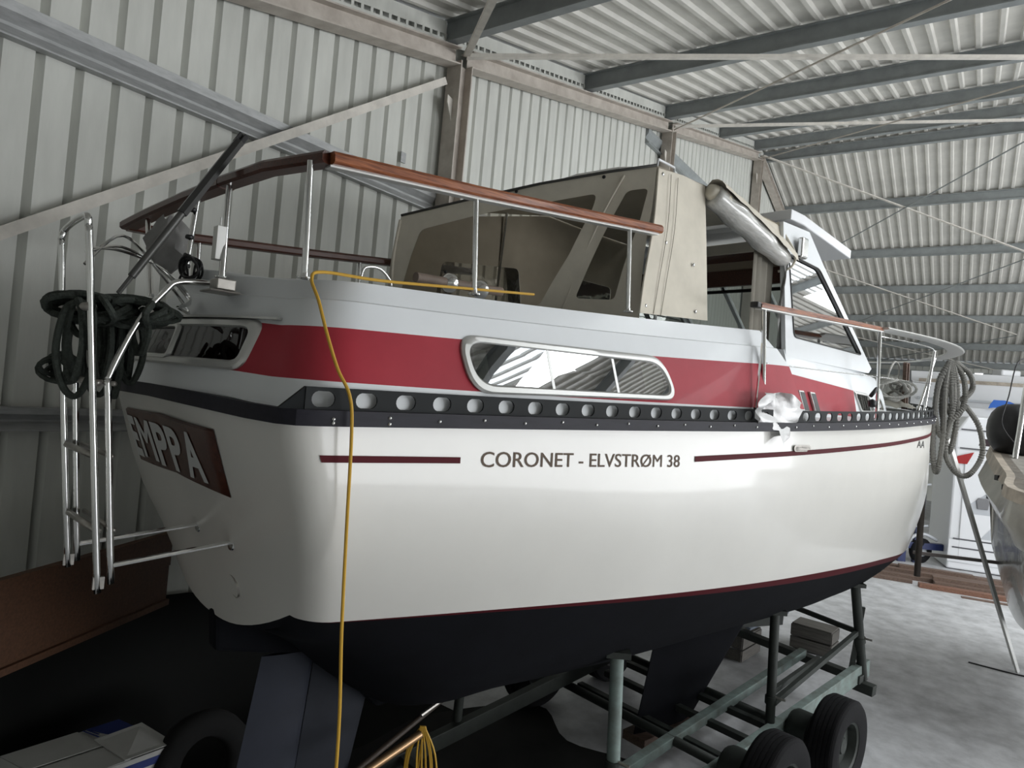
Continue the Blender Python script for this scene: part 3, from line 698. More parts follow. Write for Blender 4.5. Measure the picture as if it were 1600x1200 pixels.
for y in (0.55, 0.05):
    e = tsurf(y, -0.98, 0); xt = e.x
    m = MB().tube([BP(-0.345 - 0.06 * (y < 0.3), y, -1.04), Vector((xt, -y, HE - 0.97))], 0.013, 8); m.lathe([(0.0, -0.012), (0.045, -0.01), (0.05, 0.0), (0.014, 0.012)], Vector((xt, -y, HE - 0.97)), (1, 0, 0), 12); m.build('stay', CHROME, lad, True, 40)
    MB().box(BP(-0.39 - 0.05 * (y < 0.3), y, -1.12), (0.05, 0.02, 0.06)).build('leg_clip', DULLST, lad)
MB().box(BP(0.05, 0.60, 0.44), (0.10, 0.12, 0.06)).box(BP(0.04, 0.60, 0.40), (0.16, 0.18, 0.012)).build('rail_bracket', DULLST, boat, bevel=0.01)
# exhaust / chipped fitting under the counter
e = tsurf(0.45, -1.24, 0.0)
MB().lathe([(0.03, -0.05), (0.075, -0.05), (0.085, -0.01), (0.07, 0.05)], e, (-1, 0, -0.3), 14).build('exhaust_outlet', DULLST, boat, True, 40)
# small wire-rope chock on the quarter and roller with two clamps under the canopy
MB().tube(spline([BP(0.58, 1.12, 0.535), BP(0.60, 1.12, 0.60), BP(0.70, 1.10, 0.615), BP(0.78, 1.08, 0.57), BP(0.80, 1.07, 0.535)], 5), 0.008, 6).build('deck_eye', CHROME, boat, True)
m = MB().tube([BP(1.12, 0.82, 0.665), BP(1.86, 0.78, 0.70)], 0.032, 12); rl = m.build('deck_roller', mat('grey_wood', (0.25, 0.19, 0.15), 0.6, noise=0.3), boat, True, 40)
for x in (1.40, 1.66): MB().lathe([(0.0, -0.055), (0.04, -0.045), (0.062, -0.02), (0.062, 0.02), (0.04, 0.045), (0, 0.055)], BP(x, 0.80, 0.68), (1, 0, 0.05), 14).build('roller_clamp', CHROME, rl, True)
# ------------------------------------------------------------------ canopy
from mathutils.geometry import tessellate_polygon
canopy = MB().tube([BP(3.33, y, z) for y, z in ((1.03, 0.70), (0.99, 1.5), (0.96, 1.90), (0.88, 1.99), (0.5, 2.06), (0, 2.09), (-0.5, 2.06), (-0.88, 1.99), (-0.96, 1.90), (-1.03, 0.70))], 0.014, 8).build('canopy', CHROME, boat, True)
def ac(y, z, o=0.0): return BP(3.22 + (y - 1) * 0.55 - 0.8 * o - 0.05 * math.sin(math.pi * max(0, min(1, (z - 0.65) / 1.1))), y + 0.5 * o, z)   # skewed after curtain
def poly_sheet(outer, holes, f, name, m_, parent):
    loops = [[Vector((x, z, 0)) for x, z in outer]] + [[Vector((x, z, 0)) for x, z in h] for h in holes]
    tris = tessellate_polygon(loops); P = [p for l in loops for p in l]
    m = MB(); m.add([f(p.x, p.y) for p in P], [tuple(t) for t in tris]); return m.build(name, m_, parent, True, 40)
outer = [(-1.05, 0.60), (-1.06, 0.95), (-1.0, 1.54), (-0.42, 1.69), (0.14, 1.82), (0.66, 1.91), (1.0, 1.955), (1.0, 1.6), (0.99, 1.2), (0.97, 0.70), (0.3, 0.72), (-0.4, 0.68)]
def rr(P, r): return [tuple(p) for p in dens(rrect(P, r, 4), 0.16)]
w1 = rr([(-0.97, 0.72), (-0.80, 1.41), (-0.28, 1.56), (0.58, 1.73), (0.57, 1.60), (0.44, 1.20), (0.22, 0.76)], 0.05)
w2_ = rr([(0.80, 1.75), (0.95, 1.77), (0.93, 1.50), (0.79, 0.84), (0.50, 0.84), (0.60, 1.12)], 0.04)
poly_sheet(dens(outer, 0.2), [w1, w2_], ac, 'after_curtain', CANVAS, canopy)
poly_sheet(w1, [], lambda y, z: ac(y, z, 0.003), 'vinyl_window', VINYL, canopy); poly_sheet(w2_, [], lambda y, z: ac(y, z, 0.003), 'vinyl_window', VINYL, canopy)
MB().tube([ac(y, z + 0.004, 0.004) for y, z in outer[2:7]], 0.012, 6).build('piping', PIPING, canopy, True)
MB().tube(spline([ac(0.77, 1.88, 0.006), ac(0.63, 1.47, 0.006), ac(0.40, 0.74, 0.006)], 5), 0.010, 6).build('seam', CANVAS, canopy, True)
MB().tube(spline([ac(-1.0, 1.50, 0.006), ac(-1.02, 1.1, 0.006), ac(-1.03, 0.66, 0.006)], 5), 0.014, 6).build('seam', CANVAS, canopy, True)
for y, z in ((-0.05, 1.76), (0.62, 1.87), (-0.55, 1.03)): MB().lathe([(0, 0.01), (0.012, 0.008), (0.016, 0)], ac(y, z, 0.004), (-1, -0.5, 0), 8).build('eyelet', BLACK, canopy, True)
def pan_y(x, z): return lerp(1.07, 0.985, (z - 0.7) / 1.3) + 0.01 * math.sin(x * 9)
pan = [(3.26, 1.955), (3.6, 1.985), (3.97, 2.0), (4.02, 1.5), (4.07, 0.80), (3.05, 0.72), (3.10, 1.0), (3.22, 1.5)]
poly_sheet(pan, [], lambda x, z: BP(x, pan_y(x, z), z), 'side_panel', CANVAS, canopy)
MB().tube(spline([BP(x, pan_y(x, z) + 0.004, z) for x, z in ((3.26, 1.95), (3.22, 1.5), (3.10, 1.0), (3.05, 0.72))], 4), 0.010, 6).build('piping', CANVAS, canopy, True)
h2 = rr([(2.55, 0.84), (2.60, 1.22), (3.6, 1.34), (3.7, 0.86)], 0.06)
h3 = rr([(4.35, 0.95), (4.35, 1.40), (5.15, 1.40), (5.15, 0.95)], 0.06)
poly_sheet([(3.97, 2.0), (5.42, 1.985), (5.42, 0.62), (4.07, 0.72)], [h3], lambda x, z: BP(x, -1.0, z), 'port_curtain', CANVAS, canopy)
poly_sheet(h3, [], lambda x, z: BP(x, -1.003, z), 'vinyl_window', VINYL, canopy)
poly_sheet([(2.07, 0.60), (2.12, 1.54), (3.97, 2.0), (4.07, 0.72)], [h2], lambda x, z: BP(x, -1.0, z), 'port_curtain', CANVAS, canopy)
poly_sheet(h2, [], lambda x, z: BP(x, -1.003, z), 'vinyl_window', VINYL, canopy)
for x, z in ((3.33, 1.92), (3.40, 1.36), (3.14, 0.79), (3.86, 0.85), (3.80, 1.25)): MB().lathe([(0, 0.008), (0.011, 0.006), (0.016, 0)], BP(x, pan_y(x, z) + 0.004, z), (0, -1, 0), 10).build('stud', CHROME, canopy, True)
for xs in (3.40, 3.50):
    MB().tube(spline([BP(xs + 0.02, 1.0, 1.94), BP(xs, 1.025, 1.5), BP(xs - 0.10, 1.06, 1.05), BP(xs - 0.16, 1.075, 0.74)], 4), 0.0025, 5).build('stitching', mat('thread', (0.24, 0.22, 0.17), 0.8), canopy)
KK = (1, 0.9, 0.6, 0.3, 0, -0.3, -0.6, -0.9, -1)
rows = [[ac(k, herm([-1, -0.42, 0.14, 0.66, 1.0], [1.54, 1.69, 1.82, 1.91, 1.955], k)) for k in KK]]
for f, x, z in ((0.5, 3.6, 1.985), (1, 3.97, 2.0), (1, 4.6, 1.985), (1, 5.4, 1.985)):
    row = []
    for j, k in enumerate(KK):
        e = BP(x, 0.985 * k, z + 0.10 * (1 - k*k)); row.append(rows[0][j].lerp(e, f) if f < 1 else e)
    rows.append(row)
MB().grid(rows).build('canopy_top', CANVAS, canopy, True)
MB().tube([BP(3.35, 0.9, 2.0), BP(3.36, 0.9, 2.07), BP(3.62, 0.88, 2.08), BP(3.63, 0.88, 2.02)], 0.011, 8).build('grab_handle', WHITE, canopy, True, 40)
# rolled-up clear curtain hanging between hoop and windscreen
def rollr(t): return 0.085 + 0.035 * math.sin(t * 3.0 + 0.3) + 0.008 * math.sin(t * 23)
MB().tube(spline([BP(4.02, 1.02, 1.93), BP(4.25, 1.05, 1.86), BP(4.7, 1.06, 1.77), BP(5.1, 1.06, 1.67), BP(5.42, 1.05, 1.62)], 6), 0.1, 14, rf=rollr).build('rolled_curtain', VINYLR, canopy, True)
MB().tube(spline([BP(3.97, 1.02, 1.96), BP(4.10, 1.04, 1.92), BP(4.22, 1.05, 1.87)], 4), 0.1, 12, rf=lambda t: 0.055 + 0.045 * math.sin(t * 2.2)).build('roll_end', CANVAS, canopy, True)
rows = []
for i in range(13):
    u = i / 12; c = Vector((lerp(4.0, 5.46, u), 1.05, lerp(1.93, 1.62, u))); R_ = 0.125 + 0.02 * math.sin(u * 3.0)
    tz = lerp(2.0, 1.985, u); row = [BP(c.x, 0.97, tz)]
    for th in (100, 75, 50, 28, lerp(15, -5, u)):
        t = math.radians(th); row.append(BP(c.x + 0.01 * math.sin(u * 25 + th), c.y + R_ * math.cos(t), c.z + R_ * math.sin(t) + 0.006 * math.sin(u * 31)))
    rows.append(row)
MB().grid(rows).build('valance', CANVAS, canopy, True)
for a in (0.985, 1.04): MB().tube(spline([BP(5.40, 0.95, 2.02), BP(5.46, a, 1.85), BP(5.48, 1.13, 1.68), BP(5.43, 1.12, 1.54), BP(5.40, 1.0, 1.50)], 4), 0.013, 6).build('tie_strap', CANVAS, canopy, True)
rows = []
for i in range(13):
    x = lerp(4.95, 5.36, i / 12); w = 0.035 * math.sin(i * 1.9); rows.append([BP(x + 0.05 * v, 0.96 + w * (0.5 + 0.5 * v), lerp(1.72, 0.02, v)) for v in [j / 8 for j in range(9)]])
MB().grid(rows).build('side_drape', mat('grey_canvas', (0.22, 0.205, 0.17), 0.85, noise=0.15, nscale=4), canopy, True)
rows = []
for i in range(6):
    x = lerp(5.34, 5.46, i / 5); rows.append([BP(x + 0.03 * math.sin(v * 11 + i), 1.08 + 0.02 * math.sin(v * 17 + 2 * i), lerp(1.58, -0.02, v)) for v in [j / 22 for j in range(23)]])
MB().grid(rows).build('torn_plastic_edge', PLASTIC, canopy, True)
# ------------------------------------------------------------------ windscreen and visor
ws = empty('windscreen'); ws.parent = boat
def flat(poly, y, th, name, m_, parent, holes=()):
    for sgn, nm in ((1, name),):
        loops = [[Vector((x, z, 0)) for x, z in poly]] + [[Vector((x, z, 0)) for x, z in h] for h in holes]
        tris = tessellate_polygon(loops); P = [p for l in loops for p in l]; n = len(P); m = MB()
        m.add([BP(p.x, y(p.x, p.y) if callable(y) else y, p.y) for p in P] + [BP(p.x, (y(p.x, p.y) if callable(y) else y) - th, p.y) for p in P], [tuple(t) for t in tris] + [tuple(i + n for i in t)[::-1] for t in tris])
        k = 0
        for l in loops:
            c = len(l); m.f += [(k + i, k + (i+1) % c, n + k + (i+1) % c, n + k + i) for i in range(c)]; k += c
        return m.build(nm, m_, parent)
def wy_(x, z): return 1.17 - 0.11 * (z - 0.6)
panel = [(5.38, 0.62), (5.40, 2.02), (6.02, 2.05), (6.36, 1.75), (7.70, 0.70), (7.6, 0.64)]
gl = [tuple(p) for p in rrect([(5.50, 1.70), (6.24, 1.68), (7.38, 0.84), (5.57, 0.84)][::-1], 0.06, 4)]
for sg in (1, -1):
    fr = flat(panel, lambda x, z: sg * wy_(x, z), sg * 0.045, 'windscreen_side', GELW, ws, [gl])
    flat([tuple(p) for p in inset([Vector(g) for g in gl], -0.004)], lambda x, z: sg * (wy_(x, z) - 0.018), sg * 0.006, 'side_glass', GLASS, fr)
    m = MB(); g3 = [BP(x, sg * (wy_(x, z) + 0.004), z) for x, z in gl]; m.tube(g3 + [g3[0]], 0.008, 6); m.build('rubber_seal', PIPING, fr, True)
a, b = BP(6.32, 1.0, 1.76), BP(6.32, -1.0, 1.76); c, d = BP(7.66, 1.1, 0.70), BP(7.66, -1.1, 0.70)
for q in (0.0, 0.36, 0.64, 1.0): MB().bar(a.lerp(b, q), c.lerp(d, q), 0.05, 0.05).build('mullion', GELW, ws)
MB().add([a, b, d, c], [(0, 1, 2, 3)]).build('front_glass', GLASS, ws)
MB().bar(a, b, 0.08, 0.10).build('header_rail', GELW, ws); MB().bar(c, d, 0.08, 0.08).build('sill', GELW, ws)
for z, h, mm_ in ((1.98, 0.12, CANVAS), (1.86, 0.10, DKWOOD), (1.76, 0.10, mat('light_beam', (0.30, 0.25, 0.19), 0.6)), (1.62, 0.20, DKWOOD)): MB().box(BP(6.10, 0, z), (0.05, 1.96, h)).build('header_board', mm_, ws)
m = MB(); m.tube([BP(6.4, 1.0, 1.52), BP(6.4, -1.05, 1.52)], 0.022, 8)
for y in (0.6, -0.2, -0.8): m.tube([BP(6.4, y, 1.52), BP(6.35, y, 1.60)], 0.012, 6)
m.build('curtain_rail', BLACK, ws, True)
MB().prism([BP(5.55, 1.02, 2.08), BP(5.55, -1.02, 2.08), BP(5.9, -1.02, 2.10), BP(7.35, -0.92, 2.03), BP(7.35, 0.94, 2.03), BP(5.9, 1.0, 2.10)], (0, 0, 0.11)).build('sun_visor', WHITE, ws, bevel=0.012)
MB().box(BP(5.72, 1.09, 1.80), (0.14, 0.07, 0.22)).build('side_lamp', CHROME, ws, bevel=0.02)
# ------------------------------------------------------------------ fore cabin
FW = [(-0.05, 1.30, 9.55), (0.02, 1.285, 9.45), (0.40, 1.215, 8.95), (0.62, 1.15, 8.45)]
def fpt(l, x):
    h, y, xf = FW[l]; base = herm([5.3, 7.0, 8.0, 9.6], [0.045, 0.10, 0.14, 0.235], x); hh = h * herm([5.3, 6.5, 8.0, 9.6], [1.04, 0.92, 0.80, 0.62], x) if h > 0.1 else h
    taper = 1 - 0.40 * max(0, (x - 6.8) / 2.7) ** 1.6
    return (x, y * taper, base + hh)
def floop(l):
    xf = FW[l][2]; P = [fpt(l, lerp(5.36, xf, i / 20)) for i in range(21)]; x0, y0, z0 = P[-1]
    for k in (0.86, 0.6, 0.3, 0): P.append((x0 + 0.14 * (1 - k*k), y0 * k, z0))
    return P + [(x, -y, z) for x, y, z in P[::-1][1:]]
FL_ = [floop(l) for l in range(4)]; m = MB().grid([[BP(*p) for p in l] for l in FL_]); t_ = FL_[3]; N = len(t_)
m.grid([[BP(lerp(t_[i][0], t_[N-1-i][0], f), lerp(t_[i][1], t_[N-1-i][1], f), t_[i][2] + 0.06 * (1 - (2*f-1)**2)) for f in (0, 0.03, 0.3, 0.5, 0.7, 0.97, 1)] for i in range(N // 2 + 1)])
m.grid([[BP(*l[0]), BP(*l[-1])] for l in FL_])
m.build('fore_cabin', GELW, boat, True, 25)
def fy(x, z):
    P = [fpt(l, x) for l in range(4)]
    for a_, b_ in zip(P[:-1], P[1:]):
        if a_[2] <= z <= b_[2]: return lerp(a_[1], b_[1], (z - a_[2]) / (b_[2] - a_[2]))
    return P[0][1] if z < P[0][2] else P[3][1]
def fsurf(u, v, o): return BP(u, fy(u, v) + o, v)
MB().grid([[fsurf(lerp(5.40, 7.02, i / 10), lerp(0.08, lerp(0.445, 0.385, i / 10), f), 0.004) for f in (0, 0.33, 0.66, 1)] for i in range(11)]).build('fore_red_band', RED, boat, True)
framed(rrect([(7.02, 0.385), (7.62, 0.385), (7.92, 0.16), (7.2, 0.13)], 0.06), 0.035, fsurf, 0.02, boat)
framed(rrect([(8.12, 0.385), (8.5, 0.375), (8.75, 0.20), (8.22, 0.19)], 0.05), 0.03, fsurf, 0.02, boat)
for x in (5.50, 5.76):
    P = [(x, 0.29), (x + 0.11, 0.29), (x + 0.20, 0.08), (x + 0.09, 0.08)]
    fr = MB().prism([fsurf(u, v, 0.004) for u, v in P], (0, -0.03, 0)).build('louvre_vent', ALU, boat, bevel=0.006)
    MB().prism([fsurf(u, v, 0.036) for u, v in [tuple(p) for p in inset([Vector(p) for p in P], 0.014)]], (0, -0.002, 0)).build('vent_opening', BLACK, fr)
# ------------------------------------------------------------------ fore rail, pulpit, posts
rail([(4.18, 1.46, 0.945), (5.14, 1.47, 1.0), (6.2, 1.46, 1.065), (7.05, 1.45, 1.11)], 'fore_handrail', WOOD, [(-0.04, -0.022), (0.04, -0.022), (0.045, 0.0), (0.03, 0.022), (-0.03, 0.022), (-0.045, 0.0)])
MB().box(BP(4.15, 1.46, 0.94), (0.07, 0.075, 0.05)).build('rail_end_cap', BLACK, boat, bevel=0.01)
MB().sweep([BP(x, 1.46, z - 0.028) for x, z in ((4.2, 0.945), (5.14, 1.0), (7.05, 1.11))], [(-0.03, -0.006), (0.03, -0.006), (0.03, 0.006), (-0.03, 0.006)]).build('rail_track', ALU, boat)
PU = [(7.0, 1.45, 1.11), (8.0, 1.44, 1.165), (9.0, 1.42, 1.215), (9.9, 1.40, 1.235), (10.45, 1.34, 1.22), (10.85, 1.15, 1.19), (11.2, 0.75, 1.15), (11.4, 0.2, 1.12), (11.35, -0.35, 1.11), (11.0, -0.85, 1.10), (10.3, -1.2, 1.10), (9.2, -1.35, 1.09), (7.0, -1.44, 1.05), (4.5, -1.46, 0.98)]
pts = spline([BP(*p) for p in PU], 5)
cut = 5 * 6
MB().sweep(pts[:cut + 1], [(-0.10, -0.012), (0.10, -0.012), (0.115, 0.0), (0.10, 0.016), (-0.10, 0.016), (-0.115, 0.0)]).build('pulpit_rail', ALU, boat, True, 35)
MB().tube(pts[cut - 1:], 0.016, 8).build('pulpit_tube', CHROME, boat, True)
MB().tube(spline([BP(7.1, 1.42, 1.04), BP(9.1, 1.36, 1.14), BP(9.75, 1.26, 1.12), BP(10.5, 1.06, 1.08)], 4), 0.010, 6).build('pulpit_tube', CHROME, boat, True)
MB().tube(spline([BP(4.35, 1.47, 0.46), BP(5.5, 1.46, 0.50), BP(7.03, 1.46, 0.56), BP(8.2, 1.42, 0.60), BP(9.6, 1.3, 0.66)], 4), 0.006, 6).build('guard_wire', CHROME, boat, True)
for a, b in (((4.33, 1.52, -0.03), (4.28, 1.47, 0.92)), ((7.02, 1.50, 0.08), (7.05, 1.45, 1.10)), ((9.55, 1.24, 0.2), (9.6, 1.30, 1.14)), ((10.45, 0.9, 0.28), (10.5, 1.06, 1.12)), ((8.6, -1.4, 0.2), (8.6, -1.38, 1.09)), ((10.6, -0.8, 0.28), (10.7, -1.05, 1.10))): stanchion(a, b, 0.02)
MB().tube([BP(4.02, 1.60, 0.0), BP(4.26, 1.49, 0.62)], 0.011, 6).build('stay_rod', CHROME, boat)
MB().tube([BP(4.02, 1.60, 0.06), BP(4.02, 1.60, -0.02)], 0.012, 8).build('stay_foot', BLACK, boat)
m = MB().tube([BP(6.9, 1.46, 0.33), BP(7.0, 1.48, 0.42), BP(7.08, 1.46, 0.42)], 0.022, 8); m.lathe([(0, -0.05), (0.04, -0.04), (0.045, 0.03), (0, 0.05)], BP(6.93, 1.47, 0.25), (0, 0, 1), 10); m.build('cleat_block', BLACK, boat, True)
# ------------------------------------------------------------------ loose things on and round the yacht
BM = Matrix.Translation((OX, OY, 0)) @ Matrix.Rotation(math.pi / 2 - PSI, 4, 'Z')
def WP(x, y, z): return BM @ BP(x, y, z)                # yacht frame -> world
def one(mb, name, m_, label, cat, group=None, smooth=True, ang=40, bevel=0):
    o = mb.build(name, m_, None, smooth, ang, bevel); return tag(o, label, cat, group)
# grey pole leaning over the stern rail
po = empty('telescopic_pole', WP(-0.40, 0.42, 0.33)); tag(po, 'dark grey telescopic pole leaning up over the stern rail', 'pole')
def rel(o, p): return Vector(p) - o.location
a, b = WP(-0.40, 0.42, 0.33), WP(0.13, 0.40, 1.29); mid = a.lerp(b, 0.52)
MB().tube([rel(po, a), rel(po, a.lerp(b, 0.12))], 0.012, 8).build('tip', POLE, po, True, 40)
MB().tube([rel(po, a.lerp(b, 0.10)), rel(po, mid)], 0.020, 10).build('lower_section', POLE, po, True, 40)
MB().tube([rel(po, a.lerp(b, 0.50)), rel(po, b)], 0.029, 6).build('upper_section', mat('dark_grey_pole', (0.05, 0.05, 0.048), 0.35, metal=0.3), po, True, 40)
dd = (b - a).normalized(); sd = dd.cross(Vector((0, 1, 0))).normalized()
for s in (-1, 1): MB().bar(rel(po, b - dd * 0.02 + sd * 0.016 * s), rel(po, b + dd * 0.055 + sd * 0.016 * s), 0.010, 0.03).build('fork_end', BLACK, po, bevel=0.004)
# coils of line
def coil(c, rx, ry, rz, n, r, seed, m_, tilt=0.0, jit=0.3, parent=None):
    rnd = random.Random(seed); m = MB()
    for k in range(n):
        P = []; ph = rnd.uniform(0, 6.28); sx, sy, sz = (1 + rnd.uniform(-jit, jit) for _ in range(3)); ox, oy, oz = (rnd.uniform(-0.5, 0.5) for _ in range(3)); tw = rnd.uniform(-0.6, 0.6)
        for q in range(22):
            t = 2*math.pi*q/21 + ph; x = math.cos(t)*rx*sx; z = math.sin(t)*rz*sz; y = math.sin(2*t + k)*ry*0.5*sy
            P.append(Vector(c) + Vector((x*math.cos(tw) - y*math.sin(tw) + ox*rx*0.25, x*math.sin(tw) + y*math.cos(tw) + oy*ry, z + oz*rz*0.2)))
        m.tube(P, r, 6)
    return m
m = coil(WP(-0.50, 0.30, 0.24), 0.17, 0.10, 0.055, 9, 0.018, 3, ROPEG); m2 = coil(WP(-0.30, 0.40, 0.25), 0.15, 0.10, 0.06, 7, 0.017, 15, ROPEG); m.add(m2.v, m2.f)
rnd = random.Random(8)
for k in range(13):
    f = rnd.random(); top = WP(lerp(-0.60, -0.22, f), lerp(0.10, 0.46, rnd.random()), 0.26); L = rnd.choice((0.16, 0.22, 0.30, 0.38, 0.46)); w = rnd.uniform(0.03, 0.09); an = rnd.uniform(-0.7, 0.7)
    dv = Vector((math.cos(an), math.sin(an), 0)); jz = rnd.uniform(-0.02, 0.02)
    P = [top, top - dv*w*0.7 + Vector((0, 0, -0.05)), top - dv*w + Vector((0, 0, -0.55*L)), top - dv*w*0.5 + Vector((0.01, 0, -0.93*L)), top + dv*w*0.4 + Vector((0, 0.01, -L)), top + dv*w*1.1 + Vector((0, 0, -0.6*L + jz)), top + dv*w*0.6 + Vector((0, 0, -0.05)), top + Vector((0, 0, 0.01))]
    m.tube(spline(P, 5), 0.017, 6)
m3 = coil(WP(-0.56, 0.12, -0.08), 0.09, 0.07, 0.06, 6, 0.013, 9, ROPEG); m.add(m3.v, m3.f)
one(m, 'mooring_rope', ROPEG, 'tangled dark green mooring rope hung over the boarding ladder', 'rope')
one(coil(WP(0.02, 0.10, 0.56), 0.05, 0.05, 0.075, 9, 0.007, 11, BLACK), 'cable_bundle', BLACK, 'small bundle of thin black cables at the stern rail', 'cable')
m = MB(); rows = []
for i in range(9):
    v = i / 8; row = []
    for k in range(15):
        t = 2*math.pi*k/14; q = 1 + 0.12*math.sin(3*t + i) + 0.1*math.sin(5*t + 2*i); s = math.sin(math.pi * min(1, max(0.03, 0.05 + 0.9*v))) ** 0.6
        row.append(WP(0.02, -0.30, 0.74) + Vector((math.cos(t)*0.13*s*q, math.sin(t)*0.10*s*q, (v - 0.5)*0.34 + 0.02*math.sin(4*t))))
    rows.append(row)
one(m.grid(rows), 'plastic_wrapped_lifebuoy', PLASTIC, 'bundle in yellowed clear plastic tied to the port stern rail', 'bundle')
m = MB()
for k, (dx, dz) in enumerate(((0, 0), (0.03, 0.06), (0.08, -0.02))):
    m.tube(spline([WP(-0.57, 0.5, 0.50 - dz), WP(-0.40, 0.40, 0.57 + dz), WP(-0.18, 0.30, 0.50 - 0.4*dz), WP(0.0, 0.22, 0.36 - dz), WP(-0.12, 0.44, 0.30)], 6), 0.008, 6)
one(m, 'steel_hoop', CHROME, 'thin bright hoops of stiff wire sprung across the boarding ladder', 'wire')
# yellow cable over the cabin top, down the side to the floor
Y = [WP(1.95, 1.02, 0.685), WP(1.3, 1.10, 0.61), WP(0.7, 1.14, 0.545), WP(0.35, 1.16, 0.525), WP(0.27, 1.20, 0.475), WP(0.27, 1.30, 0.36), WP(0.29, 1.38, 0.2), WP(0.33, 1.44, 0.04), WP(0.38, 1.485, -0.08), WP(0.40, 1.50, -0.25), WP(0.42, 1.50, -0.7), WP(0.45, 1.49, -1.2), WP(0.49, 1.48, -1.7), WP(0.50, 1.48, -2.4), WP(0.50, 1.48, -3.0), WP(0.52, 1.49, -3.75), WP(0.6, 1.5, -3.842), WP(0.9, 1.3, -3.842)]
one(MB().tube(spline(Y, 6), 0.0085, 8), 'extension_cable', YELLOW, 'yellow cable hanging from the cabin top down past the red band', 'cable')
# crumpled plastic round the post amidships
rnd = random.Random(4); rows = []
for i in range(9):
    v = i / 8; row = []
    for k in range(11):
        t = k / 10; wx = lerp(0.10, 0.46, math.sin(math.pi * min(1, v * 0.75 + 0.1))); px = 4.25 + (t - 0.42) * 2 * wx + 0.03 * math.sin(7*t + 5*v)
        row.append(WP(px, 1.66 + 0.05*math.sin(9*t + 3*v) + 0.03*rnd.uniform(-1, 1), lerp(0.20, -0.20, v) - 0.06*math.sin(5*t) * v + (0.14*v*(abs(t-0.72) > 0.25)) + 0.012*rnd.uniform(-1, 1)))
    rows.append(row)
one(MB().grid(rows), 'plastic_bag', PLASTIC, 'crumpled clear plastic bag tied round the post amidships', 'bag', ang=None)
# foredeck gear
one(coil(WP(9.7, 0.72, 0.56), 0.30, 0.2, 0.14, 10, 0.02, 21, ROPEW), 'white_mooring_line', ROPEW, 'coiled white mooring line lying on the foredeck', 'rope')
one(MB().tube(spline([WP(9.6, 0.7, 0.6), WP(9.55, 0.75, 0.82), WP(9.75, 0.75, 0.98), WP(9.95, 0.75, 0.90), WP(9.9, 0.75, 0.6)], 6), 0.014, 6), 'hose_loop', ROPEW, 'pale loop of hose standing up from the foredeck', 'hose')
m = MB(); rows = []
for i in range(7):
    u = i / 6; rows.append([WP(lerp(9.35, 10.4, u), lerp(0.95, -0.1, v), 0.24 + 0.30*math.sin(math.pi*lerp(0.08, 0.92, v))*math.sin(math.pi*lerp(0.10, 0.80, u)) ** 0.7 + 0.015*math.sin(9*u + 7*v)) for v in [j / 6 for j in range(7)]])
one(m.grid(rows), 'sail_bag', mat('grey_bag', (0.26, 0.25, 0.21), 0.7, noise=0.15, nscale=5), 'grey canvas bag lying on the foredeck behind the ropes', 'bag', ang=None)
m = MB()
for k in range(4): m.lathe([(0, 0), (0.06, 0.005), (0.065, 0.16), (0.05, 0.2), (0, 0.21)], WP(8.75 + 0.16*k, 0.45, 0.55), (0, 0, 1), 10)
one(m, 'winch_stack', mat('dark_metal', (0.05, 0.05, 0.05), 0.3, metal=0.6), 'row of dark winch drums on the fore cabin roof', 'winch')
cr = empty('mast_crutch', WP(10.0, 0.85, 0.3)); tag(cr, 'weathered timber mast crutch standing on the foredeck', 'crutch')
for dx in (0, 0.10): MB().bar(rel(cr, WP(10.05 + dx, 0.82, 0.3)), rel(cr, WP(9.85 + dx, 0.86, 0.98)), 0.05, 0.08).build('board', TIMBER, cr)
def hank(top, drops, r, seed, m_, label, cat='rope', name='rope_hank'):
    rnd = random.Random(seed); m = MB(); T = Vector(top)
    for L, sp, dx in drops:
        P = [T + Vector((dx*0.3, 0, 0.02)), T + Vector((dx - sp, 0.02, -0.25*L)), T + Vector((dx - sp*1.1, 0.03, -0.7*L)), T + Vector((dx - 0.4*sp, 0.0, -0.97*L)), T + Vector((dx + 0.4*sp, -0.02, -0.97*L)), T + Vector((dx + sp*1.1, -0.02, -0.65*L)), T + Vector((dx + sp*0.8, 0.0, -0.25*L)), T + Vector((dx*0.3, 0, 0.03))]
        m.tube(spline(P, 20 if r > 0.02 else 5), r, 8, rf=(lambda t: r * (1 + 0.16 * math.sin(t * 420))) if r > 0.02 else None)
    return one(m, name, m_, label, cat)
pt = WP(9.75, 1.46, 0.98)
hank(pt + Vector((0.02, 0, 0.0)), ((1.05, 0.09, -0.05), (1.25, 0.07, 0.05), (0.75, 0.11, 0.10), (1.55, 0.05, -0.10), (0.5, 0.16, 0.14), (0.9, 0.06, 0.0)), 0.036, 2, ROPE, 'thick grey three-strand rope hanging in hanks from the bow rail')
hank(pt + Vector((0.22, -0.05, -0.62)), ((0.95, 0.22, 0.05),), 0.036, 6, ROPE, 'single grey rope loop hanging beside the bow, right of the hanks', name='rope_loop')
